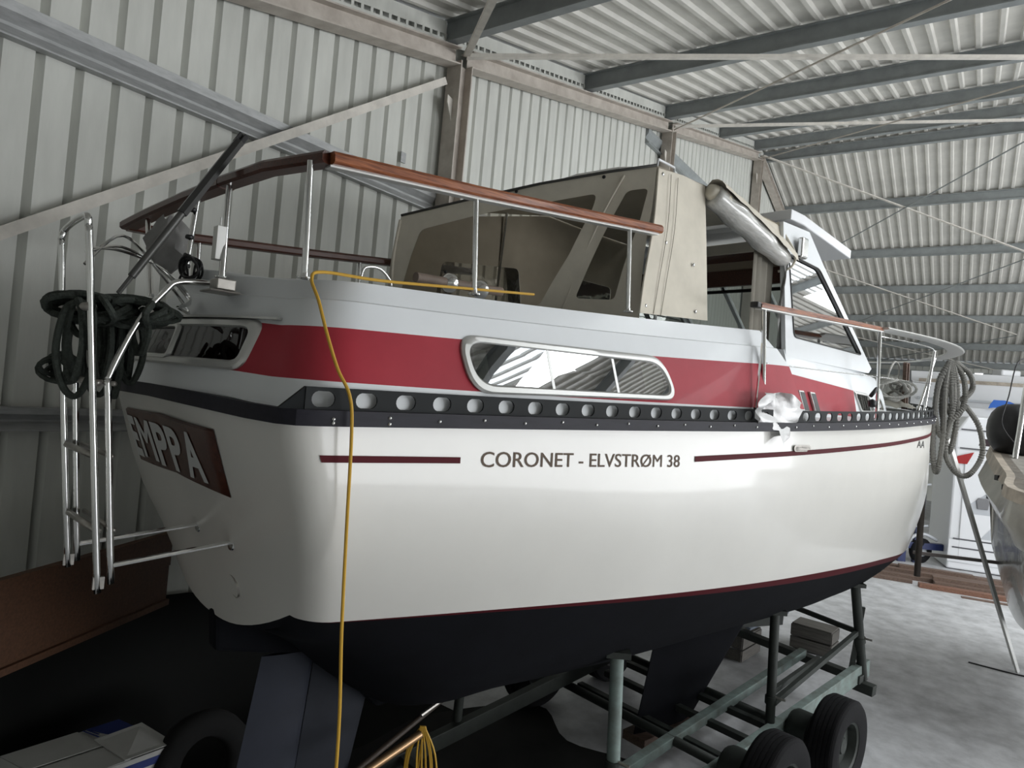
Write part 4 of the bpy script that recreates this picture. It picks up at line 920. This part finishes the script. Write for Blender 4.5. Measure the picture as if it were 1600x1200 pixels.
# ------------------------------------------------------------------ trailer under the yacht
TR = empty('boat_trailer', WP(6.0, 0, -HE)); tag(TR, 'grey-green steel boat trailer with twin wheels under the yacht', 'trailer')
TRM = Matrix.Translation(TR.location)
def TP(x, y, z): return WP(x, y, z) - TR.location
up3 = (0, 0, 1)
def tbar(a, b, w, h, name='frame_bar', m_=TRGREEN): return MB().bar(TP(*a), TP(*b), w, h).build(name, m_, TR, bevel=0.006)
tbar((2.0, 1.12, -3.62), (8.7, 1.04, -3.26), 0.10, 0.22, 'side_rail')
tbar((2.0, 0.62, -3.60), (8.3, 0.36, -3.22), 0.10, 0.10, 'keel_rail')
tbar((2.0, -0.95, -3.66), (6.9, -0.95, -3.05), 0.10, 0.16, 'side_rail', TRDARK)
tbar((6.9, -0.95, -3.05), (9.2, -0.4, -3.15), 0.10, 0.14, 'side_rail', TRDARK)
for x, z in ((2.6, -3.56), (5.15, -3.46), (5.65, -3.42), (6.1, -3.40)): tbar((x, 1.10, z), (x, -0.95, z), 0.09, 0.07, 'cross_member', TRDARK)
tbar((8.35, 1.12, -3.33), (8.35, -1.1, -3.25), 0.14, 0.10, 'cross_member', TRDARK)
tbar((8.42, 1.26, -3.44), (8.42, 0.8, -3.42), 0.14, 0.13, 'cross_member', TRDARK)
tbar((5.0, 0.0, -3.66), (6.0, 0.0, -3.66), 0.30, 0.10, 'keel_pad', TIMBER)
for a, b, r in (((3.35, 1.02, -3.6), (3.28, 0.98, -2.05), 0.055), ((6.02, 1.04, -3.75), (5.98, 1.0, -2.12), 0.05), ((8.50, 1.08, -3.36), (8.15, 1.02, -2.10), 0.06), ((3.3, -1.0, -3.6), (3.3, -0.95, -2.0), 0.05), ((8.4, -0.95, -3.3), (8.2, -0.95, -2.4), 0.05), ((6.0, -1.0, -3.2), (6.0, -0.95, -2.1), 0.05)):
    p = MB().tube([TP(*a), TP(*b)], r, 14).build('support_post', TRGREEN if r > 0.05 and a[0] < 5 else TRDARK, TR, True, 40)
    mid = [lerp(a[i], b[i], 0.45) for i in range(3)]
    MB().tube([TP(*[lerp(a[i], b[i], 0.40) for i in range(3)]), TP(*mid)], r + 0.014, 14).build('post_sleeve', TRDARK, p, True, 40)
    MB().box(TP(b[0], b[1], b[2] + 0.02), (0.20, 0.16, 0.05)).build('hull_pad', TRDARK, p)
    MB().tube([TP(mid[0], mid[1] + 0.04, mid[2]), TP(mid[0] + 0.02, mid[1] + 0.15, mid[2])], 0.014, 8).build('locking_bolt', DULLST, p, True, 40)
for a, b in (((8.30, 1.04, -2.72), (6.0, 1.02, -3.12)), ((8.30, 1.04, -2.72), (8.3, -0.95, -2.55)), ((8.38, 1.05, -2.4), (8.34, 0.98, -3.3)), ((6.0, 1.0, -3.0), (8.35, 0.55, -3.25))): MB().bar(TP(*a), TP(*b), 0.05, 0.06).build('diagonal_brace', TRDARK, TR)
def wheel(x, y, r=0.48, w=0.31):
    c = TP(x, y, -HE + r) ; ax = (BM.to_3x3() @ Vector((0, -1, 0))).normalized()
    prof = [(r*0.55, -w*0.42), (r*0.8, -w*0.5), (r*0.94, -w*0.45), (r*0.985, -w*0.36)]
    for k in range(5):
        y0 = -w*0.32 + k*w*0.145; prof += [(r, y0), (r, y0 + w*0.10), (r*0.975, y0 + w*0.105), (r*0.975, y0 + w*0.14)]
    prof += [(r*0.985, w*0.38), (r*0.94, w*0.45), (r*0.8, w*0.5), (r*0.55, w*0.42)]
    wh = MB().lathe(prof, c, ax, 40).build('tyre', RUBBER, TR, True, 30)
    MB().lathe([(0.0, w*0.22), (r*0.16, w*0.24), (r*0.2, w*0.12), (r*0.46, w*0.10), (r*0.5, w*0.36), (r*0.57, w*0.42), (r*0.55, -w*0.42), (r*0.4, -w*0.1), (0, -w*0.1)], c, ax, 24).build('wheel_rim', TRDARK, wh, True, 30)
for x in (4.95, 6.35):
    for y in (1.60, -1.5): wheel(x, y)
    MB().tube([TP(x, 1.5, -3.42), TP(x, -1.45, -3.42)], 0.05, 10).build('axle', TRDARK, TR, True)
    m = MB(); 
    c = TP(x - 0.05, 1.24, -3.36); m.lathe([(0, -0.10), (0.17, -0.10), (0.20, -0.05), (0.20, 0.12), (0, 0.12)], c, (BM.to_3x3() @ Vector((0, -1, 0))), 16); m.build('brake_drum', TRDARK, TR, True, 40)
# propeller shaft with a hank of yellow cable, struts
m = MB().tube([WP(1.45, 0.1, -2.85), WP(2.5, 0.0, -2.47)], 0.022, 10); sh = one(m, 'propeller_shaft', mat('dull_bronze', (0.06, 0.045, 0.035), 0.6), 'bronze propeller shaft tube under the stern', 'shaft')
hank(WP(1.70, 0.55, -2.42), ((0.75, 0.06, -0.04), (0.7, 0.08, 0.0), (0.8, 0.05, 0.04), (0.65, 0.1, 0.02), (0.78, 0.07, -0.02), (0.6, 0.04, -0.06)), 0.007, 5, YELLOW, 'hank of yellow cable hanging below the yacht', 'cable', 'yellow_cable_hank')
one(MB().tube([WP(1.26, 0.56, -2.56), WP(1.68, 0.55, -2.44)], 0.03, 10), 'shaft_end', BRONZE, 'short worn bronze tube carrying the yellow cable hank', 'tube')
one(MB().tube([WP(1.86, 0.3, -2.46), WP(2.45, 0.3, -2.24)], 0.016, 8), 'push_rod', DULLST, 'grey steel rod slanting under the hull', 'rod')
one(coil(WP(3.05, 0.9, -3.55), 0.16, 0.12, 0.10, 7, 0.012, 31, ROPE), 'rag_and_string', ROPE, 'grey tangle of string beside the trailer post', 'string')
# ------------------------------------------------------------------ carton and timber by the gable wall
def box_at(p0, p1, p2, h, name):
    """carton from three top corners"""
    a, b, c = Vector(p0), Vector(p1), Vector(p2); d = a + c - b
    t = empty(name, ((a + c) / 2) - Vector((0, 0, h))); L = t.location
    m = MB(); m.prism([p - L for p in (a, b, c, d)], (0, 0, -h)); m.build('carton_body', CARD, t)
    return t, a, b, c, d
sc = 0.92
t, a, b, c, d = box_at(Vector((-3.99, 5.62, 0))*sc + Vector((0, 0, HE - 3.42*sc)), Vector((-3.43, 6.36, 0))*sc + Vector((0, 0, HE - 3.42*sc)), Vector((-2.74, 6.04, 0))*sc + Vector((0, 0, HE - 3.42*sc)), HE - 3.42*sc, 'cardboard_carton')
tag(t, 'white cardboard carton with blue print, lid half open, by the wall under the stern', 'box'); L = t.location
def q(u, v, dz=0.0): return a.lerp(b, u) + (d - a) * v - L + Vector((0, 0, dz))
MB().prism([q(0.0, 0.0, 0.004), q(0.62, 0.0, 0.004), q(0.62, 0.52, 0.012), q(0.0, 0.50, 0.012)], (0, 0, 0.006)).build('lid_flap', CARD, t)
MB().prism([q(0.0, 0.53, 0.004), q(0.60, 0.55, 0.004), q(0.60, 1.0, 0.004), q(0.0, 1.0, 0.004)], (0, 0, 0.006)).build('lid_flap', CARD, t)
MB().prism([q(0.60, 0.35, 0.02), q(0.98, 0.45, 0.07), q(1.0, 1.0, 0.012), q(0.55, 1.0, 0.012)], (0, 0, 0.006)).build('lid_flap', CARD, t)
MB().prism([q(0.70, 0.0, 0.004), q(1.0, 0.0, 0.004), q(1.0, 0.42, 0.004), q(0.78, 0.36, 0.004)], (0, 0, 0.003)).build('blue_print', BLUE, t)
for k in range(3): MB().prism([q(0.64 + 0.03*k, 0.05, 0.02), q(0.655 + 0.03*k, 0.05, 0.02), q(0.655 + 0.03*k, 0.34 - 0.06*k, 0.03), q(0.64 + 0.03*k, 0.34 - 0.06*k, 0.03)], (0, 0, 0.002)).build('printed_line', BLUE, t)
e1 = (d - a).normalized() 
for z0, z1, mm_ in ((-0.04, -0.10, BLUE), (-0.14, -0.19, BLUE), (-0.25, -0.42, BLUE)):
    o_ = e1 * 0.003; MB().prism([c - L + o_ + Vector((0, 0, z0)), d - L + o_ + Vector((0, 0, z0)), d - L + o_ + Vector((0, 0, z1)), c - L + o_ + Vector((0, 0, z1))], e1 * 0.002).build('blue_print', mm_, t)
m = MB(); A, B = Vector((-3.24, 4.30, HE - 2.12)), Vector((-2.93, 6.02, HE - 2.12)); dirn = (B - A).normalized(); A -= dirn * 1.0
bm_ = empty('timber_beam', (A.x, A.y, 0)); tag(bm_, 'long brown timber boards on edge behind the stern, along the wall', 'timber')
for z0, z1, off in ((0, 0.30, 0), (0.305, 0.60, 0.012)): MB().prism([A - bm_.location + Vector((off, 0, z0)), B - bm_.location + Vector((off, 0, z0)), B - bm_.location + Vector((off, 0, z1)), A - bm_.location + Vector((off, 0, z1))], (-0.06, 0.01, 0)).build('plank', BROWN, bm_)
MB().prism([A - bm_.location + Vector((0.03, 0, -0.05)), B - bm_.location + Vector((0.03, 0, -0.05)), B - bm_.location + Vector((0.03, 0, 0)), A - bm_.location + Vector((0.03, 0, 0))], (-0.14, 0.02, 0)).build('ledge', BROWN, bm_)
for f in (0.1, 0.5, 0.9):
    P = A.lerp(B, f); q0 = P + Vector((-0.02, 0, 0.3)); _h = hall_m.inverted() @ q0; q1 = hall_m @ Vector((_h.x, WN, _h.z)); MB().bar(q0 - bm_.location, q1 - bm_.location, 0.06, 0.06).build('wall_bracket', TRDARK, bm_)
rows = []  # added black sheet: its colour stands for the shade on lower wall and floor
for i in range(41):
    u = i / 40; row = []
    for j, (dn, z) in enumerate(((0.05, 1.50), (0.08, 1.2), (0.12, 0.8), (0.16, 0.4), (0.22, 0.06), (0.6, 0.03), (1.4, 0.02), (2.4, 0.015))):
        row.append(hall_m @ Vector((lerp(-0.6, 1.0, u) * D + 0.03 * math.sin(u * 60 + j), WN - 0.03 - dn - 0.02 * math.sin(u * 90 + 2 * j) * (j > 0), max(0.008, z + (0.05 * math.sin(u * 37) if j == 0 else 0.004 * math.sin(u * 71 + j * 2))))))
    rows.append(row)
one(MB().grid(rows), 'wall_shade_sheet', mat('wall_shade_black', (0.005, 0.0055, 0.005), 0.8, spec=0.2, bump=0.3, bscale=4), 'black sheet added as shade under the brown timber and over the floor by the wall', 'tarpaulin', ang=None)
P = []  # added dark outline on the floor, deepening the shade beneath the hull
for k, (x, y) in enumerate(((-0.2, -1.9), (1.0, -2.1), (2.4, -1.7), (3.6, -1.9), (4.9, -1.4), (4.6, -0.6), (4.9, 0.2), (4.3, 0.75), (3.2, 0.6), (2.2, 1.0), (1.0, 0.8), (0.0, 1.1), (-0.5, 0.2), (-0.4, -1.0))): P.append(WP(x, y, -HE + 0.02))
one(MB().prism(spline(P, 5, True), (0, 0, 0.006)), 'floor_shade_sheet', mat('floor_shade_dark', (0.022, 0.022, 0.021), 0.8, spec=0.2, noise=0.4, nscale=2, bump=0.3, bscale=4), 'dark sheet added as floor shade under the after half of the yacht', 'sheet')
SPT = empty('spare_tyre', (-2.35, 5.75, 0)); tag(SPT, 'worn black spare tyre leaning in the dark under the stern', 'tyre')
_ax = Vector((0.75, -0.6, 0.25)); MB().lathe([(0.24, -0.09), (0.36, -0.11), (0.42, -0.08), (0.44, 0), (0.42, 0.08), (0.36, 0.11), (0.24, 0.09), (0.22, 0.0), (0.24, -0.09)], (0, 0, 0.44), _ax, 28).build('tyre', mat('old_rubber', (0.006, 0.006, 0.006), 0.9), SPT, True)
# ------------------------------------------------------------------ things beyond the bow
def plank(p0, p1, w, h, z, label, mm_=TIMBER):
    a, b = Vector((*p0, z + h/2)), Vector((*p1, z + h/2)); o = MB().bar(a, b, w, h).build('timber_plank', mm_, None); tag(o, label, 'plank', 'planks on the floor beyond the bow'); return o
pd = Vector((12.1 - 9.6, 15.75 - 16.75)).normalized(); pn = Vector((-pd.y, pd.x))
rnd = random.Random(12)
LB = ['reddish plank nearest the camera in the pile beyond the bow', 'second plank of the pile beyond the bow, lying low', 'third plank from the front of the floor pile', 'raised plank in the middle of the floor pile', 'short plank on top of the floor pile', 'grey-brown plank towards the back of the pile', 'last plank at the back of the pile, nearest the white vehicle', 'upper plank resting across the rear of the pile', 'short offcut at the left end of the pile', 'thin slat lying in front of the pile']
SP = [(1.1, 3.6, 0.1, 0.22, 0.10, 0), (1.5, 3.8, 0.5, 0.22, 0.12, 0), (0.1, 3.9, 0.9, 0.25, 0.10, 0), (1.5, 3.7, 0.7, 0.2, 0.09, 0.12), (1.2, 2.9, 1.1, 0.22, 0.08, 0.10), (0.0, 2.4, 1.5, 0.24, 0.12, 0), (0.6, 4.2, 2.0, 0.24, 0.12, 0), (0.9, 2.6, 1.7, 0.22, 0.08, 0.12), (0.1, 1.0, 0.4, 0.2, 0.08, 0), (1.9, 2.9, -0.35, 0.12, 0.03, 0)]
o0 = Vector((9.35, 16.75))
for lb, (u0, u1, v, w, h, z) in zip(LB, SP):
    p0, p1 = o0 + pd*u0 + pn*v, o0 + pd*u1 + pn*v; plank(p0, p1, w, h, z, lb, mat('reddish_timber', (0.26, 0.13, 0.085), 0.65, noise=0.4, nscale=7, stretch=(0.5, 8, 8)) if 'reddish' in lb else TIMBER)
# white vehicle with door
V0 = Vector((12.72, 18.93, 0)); vd = Vector((13.9 - 12.72, 18.5 - 18.93, 0)).normalized(); vn = Vector((vd.y, -vd.x, 0))
van = empty('white_camper', V0); tag(van, 'white camper with grey stripes and dark window behind the yacht\'s bow', 'vehicle')
def vp_(u, z, o=0.0): return vd*u + vn*o + Vector((0, 0, z))
def vpan(pts, name, m_, o=0.0, th=0.02, parent=van, bevel=0):
    return MB().prism([vp_(u, z, o) for u, z in pts], vn*th).build(name, m_, parent, bevel=bevel)
MB().prism([vp_(u, z, 0) for u, z in ((0, 0.02), (5.0, 0.02), (5.0, 4.35), (0.25, 4.35), (0, 3.9))], -vn*2.2).build('body', WHITE, van, bevel=0.05)
vpan([(0.0, 0.22), (1.35, 0.22), (1.35, 0.85), (0.0, 0.85)], 'skirt', WHITE, 0, 0.03, bevel=0.02)
vpan([(0.25, 0.35), (1.75, 0.35), (1.75, 3.05), (0.25, 3.05)], 'door', WHITE, 0, 0.035, bevel=0.03)
vpan([(0.75, 0.95), (1.75, 0.95), (1.75, 1.5), (1.15, 1.5)], 'grey_graphic', WHITE2, 0.036, 0.002)
vpan([(0.45, 1.62), (1.75, 1.62), (1.75, 2.3), (0.9, 2.3), (0.45, 1.9)], 'grey_graphic', WHITE2, 0.036, 0.002)
vpan([(0.82, 2.05), (1.55, 2.05), (1.55, 3.15), (0.82, 3.15)], 'window', mat('black_glass', (0.01, 0.01, 0.012), 0.1, coat=0.5), 0.04, 0.02, bevel=0.08)
vpan([(0.62, 1.78), (0.88, 1.78), (0.92, 2.02), (0.86, 2.1), (0.64, 2.1), (0.58, 2.02)], 'shield_vent', mat('shield_grey', (0.25, 0.25, 0.26), 0.3, metal=0.5), 0.04, 0.03, bevel=0.03)
vpan([(0.55, 3.55), (1.15, 3.55), (1.25, 3.75), (0.6, 3.75)], 'dark_flash', mat('flash', (0.03, 0.015, 0.02), 0.4), 0.002, 0.004)
vpan([(0.02, 3.0), (0.30, 3.0), (0.45, 3.35), (0.05, 3.2)], 'red_flash', mat('flash_red', (0.35, 0.02, 0.02), 0.4), 0.034, 0.004)
for z in (0.62, 0.86, 3.42, 3.95): vpan([(0.1, z), (3.0, z - 0.02), (3.0, z + 0.02), (0.1, z + 0.04)], 'trim_line', mat('trim_dark', (0.10, 0.10, 0.11), 0.4), 0.037, 0.004)
# blue trailer behind
BT = empty('blue_trailer', (11.35, 19.4, 0)); tag(BT, 'navy blue boat trailer with one wheel behind the yacht\'s bow', 'trailer')
MB().lathe([(0.16, -0.1), (0.30, -0.12), (0.36, -0.06), (0.36, 0.06), (0.30, 0.12), (0.16, 0.1)], (0.9, 0, 0.36), (0.3, -1, 0), 24).build('tyre', RUBBER, BT, True)
MB().lathe([(0, 0.03), (0.10, 0.04), (0.17, 0.08), (0.17, -0.08), (0, -0.03)], (0.9, 0, 0.36), (0.3, -1, 0), 16).build('rim', WHITE2, BT, True)
MB().tube(spline([Vector((0.4, -0.1, 0.35)), Vector((0.55, -0.1, 0.72)), Vector((0.9, -0.1, 0.85)), Vector((1.3, -0.1, 0.7))], 5), 0.05, 6).build('mudguard', WHITE2, BT, True)
for x, h in ((0.35, 3.2), (0.8, 3.6)): MB().box((x, 0, h/2), (0.22, 0.12, h)).build('upright', NAVY, BT)
MB().box((0.4, 0, 0.5), (2.4, 0.2, 0.18)).build('frame', NAVY, BT)
for z in (1.0, 2.2, 2.8): MB().tube([Vector((0.2, -0.1, z)), Vector((1.0, -0.1, z + 0.1))], 0.03, 6).build('roller_arm', WHITE2, BT, True)
# far white yachts under cover
def far_hull(name, p0, p1, z0, z1, depth, label, stripes):
    a, b = Vector((*p0, 0)), Vector((*p1, 0)); t = empty(name, a); tag(t, label, 'boat'); d = (b - a); L = d.length; dn = d.normalized(); nn_ = Vector((dn.y, -dn.x, 0)); rows = []
    for i in range(9):
        u = i / 8; w = math.sin(math.pi * (0.5 + 0.5*u) ) if False else (1 - (abs(2*u - 1)) ** 3 * 0.5); rows.append([dn*(L*u) + nn_*(depth/2*w*s) + Vector((0, 0, z)) for s, z in ((0.35, z0), (0.8, lerp(z0, z1, 0.4)), (1.0, z1), (0.7, z1 + 0.05), (0.55, z1 + 0.45), (-0.55, z1 + 0.45), (-1, z1), (-0.35, z0))])
    MB().grid(rows).build('hull', WHITE, t, True, 40)
    for z, mm_, h in stripes:
        MB().sweep([dn*(L*(0.02 + 0.96*u/8)) + nn_*(depth/2*(1 - abs(2*(0.02 + 0.96*u/8) - 1)**3*0.5) + 0.0) * 1.0 + Vector((0, 0, z)) for u in range(9)], [(-0.02, -h/2), (0.03, -h/2), (0.03, h/2), (-0.02, h/2)]).build('stripe', mm_, t)
    for k in range(3): MB().box(dn*(L*(0.25 + 0.25*k)) + Vector((0, 0, z0/2)), (0.15, depth*0.5, z0)).build('cradle', TRDARK, t)
far_hull('laid_up_yacht', (17.2, 29.0), (27.5, 25.3), 2.6, 5.9, 3.2, 'white laid-up yacht with beige strake at the far side of the hall', ((5.95, BEIGE, 0.14), (5.2, WHITE2, 0.08)))
far_hull('laid_up_motorboat', (16.4, 24.6), (24.5, 21.7), 1.6, 4.35, 2.4, 'white laid-up motorboat with grey lines above the camper', ((4.4, WHITE2, 0.1), (3.9, mat('trim_dark', (0.10, 0.10, 0.11), 0.4), 0.04)))
m = MB().box((20.4, 27.6, 6.48), (0.8, 0.6, 0.28)); one(m, 'deck_hatch', WHITE, 'small white box on the deck of the far yacht', 'box', bevel=0.06)
rows = [[Vector((16.9 + 0.9*u, 23.6 - 0.4*u, 4.82 + 0.35*v*(1-u*0.6) + 0.04*math.sin(7*u + 5*v))) + Vector((0.1*v, -0.1*v, 0)) for v in (0, 0.33, 0.66, 1)] for u in [i/6 for i in range(7)]]
one(MB().grid(rows), 'blue_tarpaulin', TARPB, 'piece of bright blue tarpaulin on the white motorboat beyond the bow', 'tarpaulin', ang=None)
# stepladder at the bow
LD = empty('stepladder', (8.79, 11.08, 0)); tag(LD, 'aluminium ladder leaning at the yacht\'s bow, foot on the floor', 'ladder')
def lw(p): return Vector(p) - LD.location
f0 = Vector((8.75, 11.05, 0.0)); t0 = Vector((6.42, 9.72, HE - 0.10)); sdv = Vector((0.235, 0.375, 0))
for s in (0, 1): MB().bar(lw(f0 + sdv*s), lw(t0 + sdv*s), 0.03, 0.075).build('stile', ALU, LD)
for k in range(1, 13):
    P = f0.lerp(t0, k / 13); MB().bar(lw(P), lw(P + sdv), 0.035, 0.03).build('rung', ALU, LD)
r0 = Vector((6.95, 10.2, 0.55))
one(MB().tube([WP(10.25, 1.10, 0.30), WP(10.27, 1.12, -2.2)], 0.045, 10), 'timber_post', mat('dark_post', (0.09, 0.075, 0.065), 0.6, noise=0.3), 'dark upright post standing against the bow', 'post')
one(MB().bar(Vector((6.6, 10.6, HE - 1.95)), Vector((8.2, 10.9, HE - 2.05)), 0.05, 0.05), 'trestle_bar', mat('grey_bar', (0.25, 0.22, 0.21), 0.5), 'horizontal grey bar across the foot of the ladder by the bow', 'bar')
one(MB().tube(spline([Vector((8.1, 11.3, 0.012)), Vector((8.5, 11.0, 0.012)), Vector((8.75, 10.85, 0.012)), Vector((9.1, 10.7, 0.012))], 5), 0.012, 6), 'floor_cord', BLACK, 'thin dark cord on the floor at the ladder foot', 'cord')
GTIMBER = mat('grey_timber', (0.15, 0.14, 0.125), 0.75, noise=0.4, nscale=6, stretch=(0.5, 8, 8))
# wooden crate and blocks beyond the keel
def crate(c, sx, sy, h, rz, label):
    t = empty('wooden_crate', c, rz); tag(t, label, 'crate')
    for s in (-1, 1):
        for k in range(2): MB().box((0, s*(sy/2), h*(0.27 + 0.48*k)), (sx, 0.03, h*0.42)).build('slat', GTIMBER, t)
        for k in range(2): MB().box((s*(sx/2), 0, h*(0.27 + 0.48*k)), (0.03, sy, h*0.42)).build('slat', GTIMBER, t)
    MB().box((0, 0, h*0.98), (sx, sy, 0.03)).build('lid', GTIMBER, t)
crate((5.45, 11.25, 0), 0.62, 0.45, 0.42, -0.7, 'weathered wooden crate on the floor beyond the trailer')
crate((4.0, 10.75, 0), 0.75, 0.40, 0.40, 0.85, 'low wooden crate beside the keel, behind the trailer')
o = MB().box((0, 0, 0), (1.5, 0.4, 0.04)).build('blue_grey_panel', mat('blue_grey_panel', (0.25, 0.29, 0.36), 0.4, noise=0.3), None, bevel=0.01); o.location = (4.35, 10.9, 0.62); o.rotation_euler = (0.25, 0.0, 0.8); tag(o, 'blue-grey panel propped on the crate behind the keel', 'panel')
# ------------------------------------------------------------------ neighbouring yacht at the right edge
NB_ = empty('neighbouring_yacht', (9.2, 9.5, 0)); tag(NB_, 'bow of a weathered grey yacht cut off by the right edge of the picture', 'boat')
NS = 1.7
NR = [[(5.1, 7.0, -0.1), (4.72, 6.4, -0.19), (4.24, 5.6, -0.3), (3.75, 4.8, -0.38), (4.4, 4.1, -0.45), (6.5, 3.8, -0.5)],
  [(5.06, 7.0, -0.21), (4.68, 6.4, -0.3), (4.21, 5.6, -0.4), (3.75, 4.8, -0.47), (4.4, 4.08, -0.54), (6.5, 3.78, -0.6)],
  [(4.96, 7.0, -0.42), (4.59, 6.4, -0.5), (4.16, 5.6, -0.6), (3.75, 4.8, -0.65), (4.4, 4.05, -0.72), (6.5, 3.76, -0.77)],
  [(5.1, 7.0, -0.65), (4.74, 6.4, -0.74), (4.29, 5.6, -0.81), (3.85, 4.8, -0.83), (4.45, 4.15, -0.87), (6.5, 3.85, -0.89)],
  [(5.16, 7.0, -1.13), (4.8, 6.4, -1.21), (4.37, 5.6, -1.23), (3.95, 4.8, -1.2), (4.5, 4.3, -1.17), (6.5, 4.0, -1.16)],
  [(5.39, 7.0, -1.77), (5.03, 6.4, -1.77), (4.57, 5.6, -1.67), (4.14, 4.8, -1.59), (4.6, 4.5, -1.5), (6.5, 4.3, -1.42)]]
NR = [[(x * NS, y * NS, z * NS) for x, y, z in r] for r in NR]
def nloc(p, dx=0.0): return Vector((p[0] + dx, p[1] - 0.3 * dx, p[2] + HE)) - NB_.location
def nrows(idx, name, m_, back=0.0):
    rows = []
    for i, dx in idx: rows.append(spline([nloc(p, dx) for p in NR[i]], 5))
    return MB().grid(rows).build(name, m_, NB_, True, 45)
nrows([(1, 0.03), (2, 0.0), (3, 0.0), (3, 0.08)], 'topsides', DECKG)
nrows([(3, 0.06), (4, 0.0), (5, 0.0), (5, 0.9)], 'hanging_sheet', SHEETP)
nrows([(0, 0.16), (0, 0.0), (0, -0.05), (1, -0.05), (1, 0.08)], 'strake', BEIGE)
nrows([(0, 0.05), (0, 0.4), (0, 1.6)], 'deck', mat('grey_deck', (0.28, 0.26, 0.23), 0.7, noise=0.3))
MB().grid([[nloc(NR[i][0], dx) + Vector((0, 0.12 * (dx > 0) * (1 - dx / 1.6), 0)) for i in range(6)] for dx in (0, 0.4, 0.9, 1.6)]).build('stem_end', DECKG, NB_, True, 45)
for f in (0.35, 0.62): MB().box(nloc(NR[1][1], -0.06).lerp(nloc(NR[1][3], -0.06), f), (0.05, 0.08, 0.08)).build('strake_fixing', BLACK, NB_, bevel=0.01)
st = nloc(NR[0][1], 0.22)
MB().tube([st, st + Vector((0.26, 0.15, 1.88))], 0.042, 10).build('stanchion', CHROME, NB_, True, 40)
MB().tube([st + Vector((0.14, 0.08, 1.0)), st + Vector((2.6, -0.6, 1.0))], 0.014, 6).build('guard_rail', CHROME, NB_)
MB().tube([st + Vector((0.26, 0.15, 1.87)), st + Vector((2.8, -0.6, 1.85))], 0.03, 8).build('guard_rail', CHROME, NB_)
MB().tube(spline([st + Vector((0.22, 0.08, 1.66)), st + Vector((-0.08, 0.0, 1.55)), st + Vector((-0.18, 0, 1.0)), st + Vector((-0.26, 0, 0.55)), st + Vector((-0.04, 0, 0.25))], 5), 0.010, 6).build('cable', BLACK, NB_, True)
MB().tube([st + Vector((0.08, -0.40, 0.10)), st + Vector((0.8, -1.2, 0.10))], 0.06, 8).build('deck_fitting', BEIGE, NB_, True)
rows = []
bc = st + NB_.location + Vector((0.40, 0.45, 0.46))
for i in range(11):
    v = math.pi * i / 10; rows.append([bc + Vector((0.52*math.sin(v)**0.6*math.cos(2*math.pi*k/16), 0.40*math.sin(v)**0.6*math.sin(2*math.pi*k/16), -0.45*math.cos(v))) for k in range(17)])
one(MB().grid(rows), 'black_fender_bag', BLACK, 'rounded black bag lying on the deck of the grey yacht at right', 'bag', ang=None)
for k, (dx, dy) in enumerate(((9.4, 11.2), (9.2, 8.4))): MB().bar(Vector((dx, dy, 0.0)) - NB_.location, Vector((dx, dy, HE - 2.6)) - NB_.location, 0.12, 0.12).build('cradle_leg', TRDARK, NB_)
# two lit tubes far away under the eaves
for k, n_ in enumerate((0.2, -0.35)):
    p = hall_m @ Vector((S1 - 1.0, n_, zb(S1) - 0.05)); t = empty('strip_light', p, HALL_ROT); tag(t, 'small lit strip light under the far eaves, ' + ('left' if k == 0 else 'right') + ' of two', 'lamp', 'lights under the far eaves')
    MB().box((0, 0, 0.05), (0.12, 0.4, 0.06)).build('housing', WHITE, t); MB().tube([Vector((0, -0.17, 0)), Vector((0, 0.17, 0))], 0.035, 8).build('lit_tube', LAMP, t, True)
